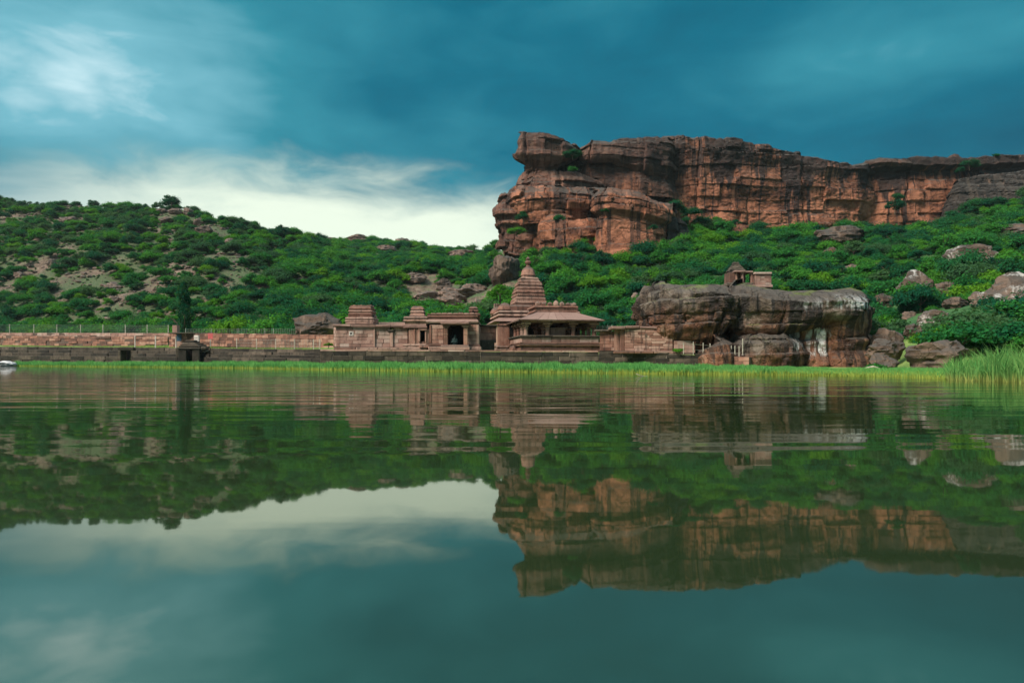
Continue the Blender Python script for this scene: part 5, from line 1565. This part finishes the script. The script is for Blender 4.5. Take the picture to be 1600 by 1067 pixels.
# ------------------------------------------------------------------ vegetation
def leaf_cloud(seed, clumps, n, size, flat=0.75, spread=2.2, height=2.4, base=0.35, up=0.55):
    """leaf quads gathered in clumps; about 2*spread wide and height tall, standing on z = 0"""
    rng = np.random.RandomState(seed)
    cs, rs_ = [], []
    for i in range(clumps):
        a = rng.uniform(0, 2 * np.pi)
        d = spread * 0.72 * np.sqrt(rng.uniform(0, 1))
        zc_ = height * (base + (1 - base) * (1 - (d / spread) ** 2) * rng.uniform(0.25, 0.95))
        cs.append((d * np.cos(a), d * np.sin(a), zc_ * 0.86))
        rs_.append(rng.uniform(0.20, 0.40) * spread)
    cs, rs_ = np.array(cs), np.array(rs_)
    w_ = rs_ ** 2
    ci = rng.choice(clumps, n, p=w_ / w_.sum())
    u = rng.normal(size=(n, 3))
    u /= np.linalg.norm(u, axis=1, keepdims=True)
    u[:, 2] = np.where(u[:, 2] < -0.25, -u[:, 2] * 0.8, u[:, 2])
    rad = rs_[ci] * np.clip(np.abs(rng.normal(0.72, 0.34, n)), 0.1, 1.7)
    pos = cs[ci] + u * rad[:, None] * np.array([1, 1, flat])
    pos[:, 2] = np.maximum(pos[:, 2], 0.05)
    nr = u * 0.7 + rng.normal(size=(n, 3)) * 0.5 + np.array([0, 0, up])
    nr /= np.linalg.norm(nr, axis=1, keepdims=True)
    t1 = np.cross(nr, rng.normal(size=(n, 3)))
    t1 /= np.linalg.norm(t1, axis=1, keepdims=True)
    t2 = np.cross(nr, t1)
    sz = size * rng.uniform(0.40, 1.15, n)
    a, b = t1 * sz[:, None], t2 * (sz * rng.uniform(0.35, 0.7, n))[:, None]
    V = np.stack([pos - a, pos + b, pos + a, pos - b], 1).reshape(-1, 3)
    return np_mesh('foliage', V, np.arange(4 * n).reshape(-1, 4))


def trunk_mesh(seed, h, r0=0.12):
    rng = np.random.RandomState(seed)
    V, Fc = [], []

    def limb(p, q, ra, rb):
        k = len(V)
        for (c, rr) in ((p, ra), ((p + q) / 2 + rng.normal(size=3) * 0.06, (ra + rb) / 2), (q, rb)):
            for j in range(5):
                an = j * 1.2566
                V.append((c[0] + rr * math.cos(an), c[1] + rr * math.sin(an), c[2]))
        for i in range(2):
            for j in range(5):
                j2 = (j + 1) % 5
                Fc.append((k + i * 5 + j, k + i * 5 + j2, k + i * 5 + 5 + j2, k + i * 5 + 5 + j))
    base = np.array([0, 0, -0.3])
    fork = np.array([rng.normal() * 0.1, rng.normal() * 0.1, h * 0.32])
    limb(base, fork, r0, r0 * 0.8)
    for i in range(4):
        an = rng.uniform(0, 6.28)
        limb(fork, np.array([math.cos(an) * h * 0.45, math.sin(an) * h * 0.45, h * rng.uniform(0.55, 0.85)]), r0 * 0.6, r0 * 0.2)
    me = bpy.data.meshes.new('trunk')
    me.from_pydata(V, [], Fc)
    me.materials.append(M_bark)
    return me


PROTO = []          # (foliage mesh, trunk mesh)
spec = [(16, 4400, 0.17, 0.80, 2.5, 2.8, 0.18), (22, 5200, 0.17, 0.70, 3.0, 2.7, 0.22), (12, 3600, 0.16, 0.95, 2.0, 2.7, 0.16), (24, 5600, 0.18, 0.62, 3.4, 2.9, 0.26), (16, 4400, 0.16, 0.95, 2.1, 3.6, 0.2), (10, 2200, 0.15, 0.85, 1.7, 1.7, 0.15)]
for i, (cl_, n, size, flat, spr, h, base) in enumerate(spec):
    PROTO.append((leaf_cloud(100 + i, cl_, n, size, flat, spr, h, base), trunk_mesh(200 + i, h)))
_fm = {}


def foliage_for(i, mat):
    k = (i, mat.name)
    if k not in _fm:
        m = PROTO[i][0].copy()
        m.materials.append(mat)
        _fm[k] = m
    return _fm[k]


def shrub(loc, i, mat, sc_, rz, label, group, name='shrub', cat='shrub', zs=1.0):
    root = thing(name, label, cat, loc, rz, group)
    f = wrap('crown', foliage_for(i, mat), None, root)
    t = wrap('trunk', PROTO[i][1], None, root)
    f.scale = t.scale = (sc_, sc_, sc_ * zs)
    return root


# candidate spots over the slopes
rng = np.random.RandomState(12)
N = 80000
cpx = rng.uniform(-330, 2330, N)
cY = np.sqrt(rng.uniform(0, 1, N) * (430 ** 2 - 44 ** 2) + 44 ** 2)
CYc, CZc = controls(cpx)
foot, crest = CYc[:, 6], CYc[:, 8]
keep = (cY > foot + 1.5) & (cY < crest + 12)
bm_ = (np.abs(cpx - 1180) < 190) & (cY < 86)
keep &= ~bm_
cX = (cpx - 800) / F * cY
cZ = ground_z(cpx, cY)
cpy = HOR - (cZ - CAMZ) / cY * F
lushm = np.clip((cpx - 330) / 200, 0, 1)
patchn = fbm(cX / 8, cY / 13, 0, 3, 77)
keep &= ~((lushm < 0.9) & (patchn > 0.26 + 0.9 * lushm + np.where(cpy > 470, 0.9, 0) + np.where(cY > crest - 25, 0.6, 0)))
# keep bare the listed boulders
for b in BL:
    x0, x1, pt, pb, bY = b[:5]
    ex = 12 if 620 < x0 < 770 else 0        # the rock pile lies in a clearing
    m_ = (cpx > x0 - 2 - ex / 4) & (cpx < x1 + 2 + ex / 4) & (cpy > pt + 2) & (cpy < pb + 10 + ex) & (cY < bY + 3) & (cY > bY - 16 - ex)
    if x0 > 1355 or 620 < x0 < 800:      # nor does a bush stand in front of them
        hpx, rpx = 2.6 / cY * F, 1.9 / cY * F
        keep &= ~((cpx > x0 - 0.6 * rpx) & (cpx < x1 + 0.6 * rpx) & (cY < bY + 1) & (cpy > pt) & (cpy - hpx < pb - 0.35 * (pb - pt)))
    keep &= ~m_
# nothing grows inside the cliff
keep &= ~((cpx > 925) & (cpx < 1050) & (cY > 153))
keep &= ~((cpx > 775) & (cpx < 1990) & (cY > 166) & (cpx < 960)) & ~((cpx > 1040) & (cY > 186))
idx = np.where(keep)[0]
# thin to a natural spacing
cell, chosen = {}, []
dens = rng.uniform(0, 1, N)
for i in idx:
    sp = 2.35 if lushm[i] > 0.5 else 2.7
    k = (int(cX[i] // sp), int(cY[i] // sp))
    if k in cell:
        continue
    cell[k] = 1
    chosen.append(i)
chosen = np.array(chosen)
szs = rng.uniform(0, 1, N) ** 1.5
scale_all = 0.42 + 0.95 * szs
scale_all = np.where(lushm > 0.5, scale_all * 1.05, scale_all * 0.92)
big = scale_all[chosen] / cY[chosen]
vis = (cpx[chosen] > -15) & (cpx[chosen] < 1615) & ~((cpx[chosen] > 930) & (cpx[chosen] < 1362) & (cpy[chosen] > 462)) & ~((cpx[chosen] > 515) & (cpx[chosen] < 940) & (cpy[chosen] > 500)) & ~((cpx[chosen] < 520) & (cpy[chosen] > 521))
order = np.argsort(-(big * vis))
N_IND = 255
ind = chosen[order[:N_IND]]
rest = chosen[order[N_IND:]]
kinds = rng.choice(6, N, p=[.22, .2, .16, .18, .1, .14])
LOOK = ((M_leaf, 'lush green'), (M_leafdark, 'dark blue-green'), (M_leafdull, 'dull grey-green'), (M_leafbright, 'bright yellow-green'))
FORM = ('round-topped shrub', 'broad spreading shrub', 'compact shrub', 'wide flat-topped thorn shrub', 'upright bushy shrub', 'low small shrub')


def look_of(i):
    u = hsh(np.array(i), np.array(5))
    if lushm[i] < 0.5 and cpy[i] < 480:
        return 0 if u < .36 else 1 if u < .60 else 2 if u < .90 else 3
    return 0 if u < .60 else 1 if u < .84 else 2 if (u < .91 or cY[i] < 80) else 3


MARKS = [(824, 440, 'temple spire'), (700, 460, 'hillside rock pile'), (788, 420, 'pyramid-shaped boulder'), (566, 490, 'walled shrine turret'), (650, 432, 'layered pale outcrop'),
         (498, 500, 'domed boulder'), (288, 480, 'tall columnar tree'), (120, 512, 'long wire fence'), (40, 430, 'low bare patch with pink stone'), (190, 466, 'rubble clearing'),
         (290, 345, 'crest boulders'), (110, 345, 'hilltop ledge'), (78, 412, 'upright pale stone'), (325, 445, 'flat ledge beyond the columnar tree'), (400, 500, 'pink boundary wall'), (360, 378, 'pale pink crest-line rock'),
         (585, 385, 'far ridge outcrops'), (990, 400, 'front buttress of the cliff'), (850, 390, 'corner rock of the cliff'), (1155, 425, 'rooftop shrine'), (1192, 430, 'ruined blockhouse'),
         (1330, 421, 'pale pink boulder'), (1297, 397, 'orange leaning boulder'), (1310, 368, 'dark layered rock hump'), (985, 480, 'temple end of the great boulder'), (1381, 475, 'dark slanting boulder'),
         (1430, 445, 'pointed white-edged boulder'), (1516, 402, 'wide tilted boulder'), (1590, 460, 'massive pale-streaked boulder'), (1458, 498, 'white-stained dark boulder'),
         (1458, 555, 'water edge boulder'), (1550, 560, 'tall reeds'), (1420, 350, 'streaked far wall of the cliff'), (1180, 375, 'red main wall of the cliff'), (1550, 340, 'dark slab end of the cliff'), (1600, 365, 'brown layered outcrop'), (880, 480, 'domes of the temple')]
for i in ind:
    lk = int(look_of(i))
    best = min(MARKS, key=lambda q: (q[0] - cpx[i]) ** 2 + 1.6 * (q[1] - cpy[i]) ** 2)
    dpx, dpy = abs(best[0] - cpx[i]), best[1] - cpy[i]
    rel = 'uphill of' if dpy > max(14, 0.6 * dpx) else 'downhill of' if -dpy > max(14, 0.6 * dpx) else 'close beside' if dpx < 22 else 'some steps from'
    shrub((cX[i], cY[i], cZ[i] - 0.1), int(kinds[i]), LOOK[lk][0], float(scale_all[i]), float(rng.uniform(0, 6.28)), f'{LOOK[lk][1]} {FORM[kinds[i]]} {rel} the {best[2]}', f'shrubs around the {best[2]}', zs=float(rng.uniform(0.85, 1.2)))


# named shrubs growing on the cliff ledges and by the walls
EXTRA = [
    (895, 246, 175.5, 1, 0.95, M_leafdark, 'dark green shrub wedged in the saddle behind the head block'),
    (893, 268, 173, 0, 0.65, M_leaf, 'small green shrub hanging under the saddle of the cliff'),
    (875, 346, 166.5, 2, 0.95, M_leafdark, 'round dark shrub on the ledge below the red cliff face'),
    (818, 345, 171.5, 4, 1.0, M_leafdark, 'dark upright shrub in the cleft of the corner rock'),
    (808, 366, 172, 1, 0.9, M_leaf, 'spreading shrub at the foot of the corner rock'),
    (1055, 330, 176, 3, 1.1, M_leafdark, 'dark flat shrub at the top of the gully beside the front buttress'),
    (1078, 338, 180, 1, 1.1, M_leafdark, 'broad shrub in the gully beside the front buttress'),
    (1095, 352, 182, 3, 1.0, M_leafdark, 'dark shrub lower in the gully under the main wall'),
    (1070, 350, 176, 0, 0.9, M_leaf, 'lush shrub filling the foot of the gully'),
    (1020, 358, 154.5, 2, 0.62, M_leafdark, 'small round shrub growing from the front buttress'),
    (945, 330, 155, 5, 0.7, M_leaf, 'tiny shrub on the shoulder of the front buttress'),
    (1515, 262, 196, 1, 1.1, M_leafdark, 'dark shrub on the rim beside the summit knob'),
    (1500, 268, 195, 2, 0.8, M_leafdark, 'smaller dark shrub under the summit knob'),
    (1555, 244, 199, 5, 0.8, M_leaf, 'low green tuft on the far cliff rim'),
    (1398, 330, 193, 4, 1.3, M_leafdark, 'tall dark shrub against the streaked far wall'),
    (1402, 312, 194, 2, 1.0, M_leafdark, 'dark shrub climbing the cleft of the far wall'),
    (1150, 350, 186, 2, 0.8, M_leafdark, 'compact shrub at the foot of the main wall'),
    (1120, 346, 186, 0, 0.7, M_leaf, 'round shrub clinging below the main wall'),
    (1185, 362, 184, 3, 1.1, M_leafdark, 'wide dark shrub under the red main wall'),
    (830, 207.5, 178, 5, 0.35, M_leafdull, 'dry tuft on top of the head block'),
    (513, 540, 72, 5, 0.34, M_leafbright, 'bright green weed where the pink wall meets the walled shrine'),
    (1062, 551, 63.0, 5, 0.4, M_leafbright, 'yellow-green weed at the foot of the blackened stone stack'),
    (1126, 552, 61.4, 5, 0.42, M_leafbright, 'bright weed behind the picket fence'),
    (782, 470, 100, 4, 0.95, M_leafbright, 'bright lime-green bush beside the temple spire'),
    (1440, 540, 58, 2, 0.55, M_leafbright, 'bright bush just behind the water edge boulder'),
    (1470, 536, 57, 0, 0.6, M_leafbright, 'lime-green bush between reeds and water edge boulder'),
    (1370, 580, 51, 5, 0.5, M_leaf, 'green tuft by the fallen branch'),
]
for (px, py, Y, k, sc_, mt, lab) in EXTRA:
    shrub(P(px, py + 3, Y), k, mt, sc_, rnd.uniform(0, 6.28), lab, 'shrubs with a spot of their own')
# taller shrubs making the skyline of the stony hill
for j, px in enumerate((8, 34, 62, 88, 118, 146, 170, 200, 228, 268, 300, 318, 336, 352, 372, 396, 410, 442, 470, 486)):
    CYj, CZj = controls(np.array([px * 1.0]))
    Yc_ = float(CYj[0, 8]) - 2
    z = float(ground_z(px, Yc_))
    if px == 268:
        shrub((wx(px, Yc_), Yc_, z - 0.2), 4, M_leafdark, 2.0, 0.4, 'tall bushy tree standing out on the crest of the stony hill', 'crest shrubs', 'crest_tree', 'tree')
    else:
        shrub((wx(px, Yc_), Yc_, z - 0.2), (j * 2) % 6, M_leafdark if j % 3 else M_leaf, 1.0 + 0.5 * ((j * 37) % 10) / 10, j * 1.3, ('dark blue-green ' if j % 3 else 'lush green ') + FORM[(j * 2) % 6] + ' on the skyline of the stony hill', 'skyline shrubs of the stony hill')

# dense bright hedge of thorn trees behind the long wire fence
for j in range(22):
    px = -20 + j * 24 + rnd.uniform(-6, 6)
    Yh = float(lut(FOOT, px)) + rnd.uniform(1, 5)
    z = float(ground_z(px, Yh))
    if 455 < px < 540:
        continue
    shrub((wx(px, Yh), Yh, z - 0.2), (1, 3, 0)[j % 3], M_leaf if j % 4 else M_leafbright, rnd.uniform(1.0, 1.45), rnd.uniform(0, 6), ('lush green' if j % 4 else 'bright lime-green') + ' thorn tree in the row behind the ' + ('long wire fence' if px < 262 else 'pink boundary wall'), 'row of thorn trees behind the fences', 'thorn_tree', 'tree', 1.15)

# tall dark columnar tree
ct = thing('columnar_tree', 'tall dark columnar tree behind the pink gate block', 'tree', P(288, 536, 103))
rngc = np.random.RandomState(5)
n = 3600
zz = rngc.uniform(0, 1, n) ** 0.9
an_ = rngc.uniform(0, 6.283, n)
wdt = 1.3 * np.clip(1.03 - zz, 0.0, 1) ** 0.30 * (0.88 + 0.16 * np.sin(zz * 17 + 1) + 0.22 * np.sin(an_ * 3 + zz * 19)) * np.clip(zz * 8 + 0.5, 0, 1)
an = an_
rr = wdt * np.sqrt(rngc.uniform(0.15, 1, n))
pos = np.stack([rr * np.cos(an) + 0.15 * np.sin(zz * 5), rr * np.sin(an), 1.0 + zz * 8.2], -1)
nr = rngc.normal(size=(n, 3)) + np.stack([np.cos(an), np.sin(an), an * 0 + .3], -1)
nr /= np.linalg.norm(nr, axis=1, keepdims=True)
t1 = np.cross(nr, rngc.normal(size=(n, 3)))
t1 /= np.linalg.norm(t1, axis=1, keepdims=True)
t2 = np.cross(nr, t1)
sz = rngc.uniform(.10, .24, n)
V = np.stack([pos - t1 * sz[:, None], pos + t2 * sz[:, None] * .5, pos + t1 * sz[:, None], pos - t2 * sz[:, None] * .5], 1).reshape(-1, 3)
wrap('crown', np_mesh('crown', V, np.arange(4 * n).reshape(-1, 4)), M_leafdark, ct)
tm = trunk_mesh(9, 6.0, 0.22)
wrap('trunk', tm, None, ct)


# the rest of the scrub: one mass of bushes
def instancer(name, pts, rots, scs, ids, meshes, label):
    """ONE object: bush meshes set out on points by geometry nodes"""
    me = bpy.data.meshes.new(name)
    me.from_pydata([tuple(p_) for p_ in pts], [], [])
    for nm, typ, data in (('rotv', 'FLOAT_VECTOR', rots), ('scv', 'FLOAT_VECTOR', scs)):
        at = me.attributes.new(nm, typ, 'POINT')
        at.data.foreach_set('vector', np.asarray(data, np.float32).ravel())
    at = me.attributes.new('idv', 'INT', 'POINT')
    at.data.foreach_set('value', np.asarray(ids, np.int32))
    o = bpy.data.objects.new(name, me)
    C.objects.link(o)
    ng = bpy.data.node_groups.new(name, 'GeometryNodeTree')
    ng.interface.new_socket('Geometry', in_out='INPUT', socket_type='NodeSocketGeometry')
    ng.interface.new_socket('Geometry', in_out='OUTPUT', socket_type='NodeSocketGeometry')
    N_ = ng.nodes
    gi, go = N_.new('NodeGroupInput'), N_.new('NodeGroupOutput')
    jn = N_.new('GeometryNodeJoinGeometry')

    def attr(nm, typ):
        a = N_.new('GeometryNodeInputNamedAttribute')
        a.data_type = typ
        a.inputs['Name'].default_value = nm
        return a.outputs['Attribute']
    ar, as_, ai = attr('rotv', 'FLOAT_VECTOR'), attr('scv', 'FLOAT_VECTOR'), attr('idv', 'INT')
    for k, src in enumerate(meshes):
        oi = N_.new('GeometryNodeObjectInfo')
        oi.transform_space = 'ORIGINAL'
        oi.inputs['Object'].default_value = src
        oi.inputs['As Instance'].default_value = False
        cm = N_.new('FunctionNodeCompare')
        cm.data_type, cm.operation = 'INT', 'EQUAL'
        ng.links.new(ai, cm.inputs[2])
        cm.inputs[3].default_value = k
        ip = N_.new('GeometryNodeInstanceOnPoints')
        ng.links.new(gi.outputs[0], ip.inputs['Points'])
        ng.links.new(cm.outputs[0], ip.inputs['Selection'])
        ng.links.new(oi.outputs['Geometry'], ip.inputs['Instance'])
        e2r = N_.new('FunctionNodeEulerToRotation')
        ng.links.new(ar, e2r.inputs[0])
        ng.links.new(e2r.outputs[0], ip.inputs['Rotation'])
        ng.links.new(as_, ip.inputs['Scale'])
        ng.links.new(ip.outputs[0], jn.inputs[0])
    ng.links.new(jn.outputs[0], go.inputs[0])
    md = o.modifiers.new('scatter', 'NODES')
    md.node_group = ng
    tag(o, label, None, None, 'stuff')
    return o


# sources for the mass are meshes already in use by single shrubs
src_objs, key2id = [], {}
for o in list(C.objects):
    if o.name.startswith('crown') and o.parent is not None and o.parent.name.startswith('shrub'):
        if o.data.name not in key2id:
            key2id[o.data.name] = len(src_objs)
            src_objs.append(o)
ids, pts_, rots, scs = [], [], [], []
for i in rest:
    lk = int(look_of(i))
    k = (int(kinds[i]), LOOK[lk][0].name)
    m = _fm.get(k)
    if m is None or m.name not in key2id:
        m = foliage_for(1, M_leaf)
    ids.append(key2id.get(m.name, 0))
    pts_.append((cX[i], cY[i], cZ[i] - 0.1))
    rots.append((0, 0, hsh(np.array(i), np.array(9)) * 6.28))
    sc_ = scale_all[i]
    scs.append((sc_, sc_, sc_ * (0.85 + 0.35 * float(hsh(np.array(i), np.array(3))))))
tn = 16000
tpx = rng.uniform(-330, 620, tn)
tY = np.sqrt(rng.uniform(0, 1, tn) * (320 ** 2 - 95 ** 2) + 95 ** 2)
TC = controls(tpx)[0]
tk = (tY > TC[:, 6] + 3) & (tY < TC[:, 8] + 5) & (fbm((tpx - 800) / F * tY / 5, tY / 5, 0, 2, 99) > -0.25)
tpx, tY = tpx[tk][:8000], tY[tk][:8000]
tZ = ground_z(tpx, tY)
tk_ids = [key2id[m.name] for kk, m in _fm.items() if kk[0] in (2, 5) and kk[1] != M_leafbright.name and m.name in key2id]
for j in range(len(tpx)):
    q = 0.16 + 0.22 * rng.uniform(0, 1) ** 2
    ids.append(tk_ids[j % len(tk_ids)])
    pts_.append(((tpx[j] - 800) / F * tY[j], tY[j], tZ[j] - 0.05))
    rots.append((0, 0, rng.uniform(0, 6.28)))
    scs.append((q, q, q * rng.uniform(0.6, 1.1)))
instancer('scrub', pts_, rots, scs, ids, src_objs, 'mass of green scrub covering the hillsides')
print('shrubs: single', len(ind), 'mass', len(rest))

# rubble on the stony hill: loose stones, one mass
N2 = 9000
rx = rng.uniform(-330, 560, N2)
rY = np.sqrt(rng.uniform(0, 1, N2) * (300 ** 2 - 100 ** 2) + 100 ** 2)
CYr, CZr = controls(rx)
rX = (rx - 800) / F * rY
pn = fbm(rX / 8, rY / 13, 0, 3, 77)
kp = (rY > CYr[:, 6] + 6) & (rY < CYr[:, 8]) & (pn > 0.0)
rx, rY, rX = rx[kp], rY[kp], rX[kp]
rZ = ground_z(rx, rY)
src = []
V, Q = [], []
RM = []
for k in range(5):
    me = rock_mesh('loose_stone', 300 + k, 2, 9, 0.04)
    co = np.empty(len(me.vertices) * 3, np.float32)
    me.vertices.foreach_get('co', co)
    fi = np.array([p_.vertices[:] for p_ in me.polygons])
    RM.append((co.reshape(-1, 3), fi))
off = 0
for i in range(len(rx)):
    co, fi = RM[i % 5]
    s_ = 0.18 + 0.75 * rng.uniform(0, 1) ** 3
    a = rng.uniform(0, 6.28)
    R_ = np.array([[math.cos(a), -math.sin(a), 0], [math.sin(a), math.cos(a), 0], [0, 0, 1]])
    V.append((co * np.array([s_, s_ * 0.8, s_ * 0.55])) @ R_.T + np.array([rX[i], rY[i], rZ[i] + s_ * 0.2]))
    Q.append(fi + off)
    off += len(co)
me = np_mesh('rubble', np.concatenate(V), np.concatenate(Q))
o = wrap('rubble', me, M_stonehill, smooth=True, sharp=32)
tag(o, 'loose pink stones strewn over the stony hill', None, None, 'stuff')


# ------------------------------------------------------------------ shore grass and reeds
def blades(name, px, Yb, zb, h, wd, mat, lean, label, seed, segs=2):
    rg = np.random.RandomState(seed)
    n = len(px)
    X = (px - 800) / F * Yb
    a = rg.uniform(0, 6.283, n)
    lx, ly = np.cos(a) * lean * h, np.sin(a) * lean * h
    b = rg.uniform(-0.8, 0.8, n)
    dx, dy = np.cos(b) * wd / 2, np.sin(b) * wd / 2
    base = np.stack([X, Yb, zb], -1)
    d = np.stack([dx, dy, dx * 0], -1)
    mid = base + np.stack([lx * 0.3, ly * 0.3, h * 0.55], -1)
    tip = base + np.stack([lx, ly, h * (1 - 0.25 * lean)], -1)
    V = np.stack([base - d, base + d, mid + d * 0.75, mid - d * 0.75, tip], 1).reshape(-1, 3)
    k = np.arange(n)[:, None] * 5
    T1 = np.concatenate([k + np.array([[0, 1, 2]]), k + np.array([[0, 2, 3]]), k + np.array([[3, 2, 4]])], 0)
    me = np_mesh(name, V, T1)
    o = wrap(name, me, mat)
    return tag(o, label, None, None, 'stuff')


rg = np.random.RandomState(31)
n = 90000
px = np.concatenate([rg.uniform(-160, 1370, n), rg.uniform(900, 1370, 12000)])
ys_ = lut(SHORE, px)
yw_ = lut(WALL, px)
dep = rg.uniform(0, 1, len(px)) ** 1.7
ragged = 0.22 * fbm(px / 30, px * 0, 1, 3, 3)
Yb = ys_ + 0.2 + ragged + dep * np.minimum(yw_ - ys_ - 1.0, 11.0)
zb = np.maximum(ground_z(px, Yb), -0.02) - 0.02
hh = rg.uniform(0.30, 0.76, len(px)) * (0.85 + 0.3 * vnoise(px / 14, Yb / 3, 0, 8))
hh *= np.interp(px, [-200, 0, 300, 700, 1000, 1200, 1370], [1.15, 1.15, 1.05, 0.95, 0.85, 0.55, 0.20])
front = dep < 0.02
m_ = px > 22
blades('shore_grass', px[m_], Yb[m_], zb[m_], hh[m_], rg.uniform(0.03, 0.06, len(px))[m_] * np.interp(Yb[m_], [30, 110], [0.9, 1.7]), M_grass, rg.uniform(0.05, 0.45, len(px))[m_], 'bright green grass bank with yellow stems along the water', 2)
# short turf on the bank behind the ghat
n = 26000
px = rg.uniform(-160, 505, n)
Yb = lut(WALL, px) + 1.0 + rg.uniform(0, 1, n) * 4.2
zb = ground_z(px, Yb) - 0.02
blades('lawn_turf', px, Yb, zb, rg.uniform(0.06, 0.20, n) * (0.7 + 0.6 * vnoise(px / 12, Yb, 0, 4)), rg.uniform(0.04, 0.08, n), M_turf, rg.uniform(0.1, 0.5, n), 'short lawn on the bank above the ghat', 14)
# short turf at the bare shore beside the great boulder
n = 9000
px = rg.uniform(1330, 1490, n)
ys_ = lut(SHORE, px)
Yb = ys_ + 0.1 + rg.uniform(0, 1, n) ** 1.5 * 14
zb = np.maximum(ground_z(px, Yb), -0.02) - 0.02
blades('shore_turf', px, Yb, zb, rg.uniform(0.10, 0.28, n), rg.uniform(0.02, 0.04, n), M_grass, rg.uniform(0.1, 0.5, n), 'short green turf along the bare shore', 4)
n = 10000
px = 1478 + 760 * rg.uniform(0, 1, n) ** 0.95
ys_ = lut(SHORE, px)
Yb = ys_ - 1.2 + rg.uniform(0, 1, n) ** 1.3 * 9 + 0.4 * fbm(px / 7, px * 0, 1, 2, 5)
zb = np.maximum(ground_z(px, Yb), -0.1)
hh = rg.uniform(0.7, 1.55, n) * np.interp(px, [1478, 1530, 1600], [0.6, 0.95, 1.12]) * (0.85 + 0.3 * vnoise(px / 9, Yb, 0, 8))
blades('reeds', px, Yb, zb, hh, rg.uniform(0.02, 0.045, n), M_reed, rg.uniform(0.05, 0.75, n), 'tall green reeds standing in the shallow water', 6)

# ------------------------------------------------------------------ air
HAZE = 0.00010
bm = bmesh.new()
bmesh.ops.create_cube(bm, size=1.0)
for v in bm.verts:
    v.co = Vector((v.co.x * 28000, 1730 + v.co.y * 3900, 43.0 + v.co.z * 90.6))
me = bpy.data.meshes.new('haze')
bm.to_mesh(me)
bm.free()
M_haze, t = new_mat('haze')
vol = t.n('ShaderNodeVolumePrincipled', {'Color': (0.75, 0.88, 0.92), 'Density': HAZE, 'Anisotropy': 0.2})
t.n('ShaderNodeOutputMaterial', {'Volume': vol.outputs[0]})
o = wrap('haze', me, M_haze)
tag(o, 'thin humid air over the lake and hills', None, None, 'stuff')
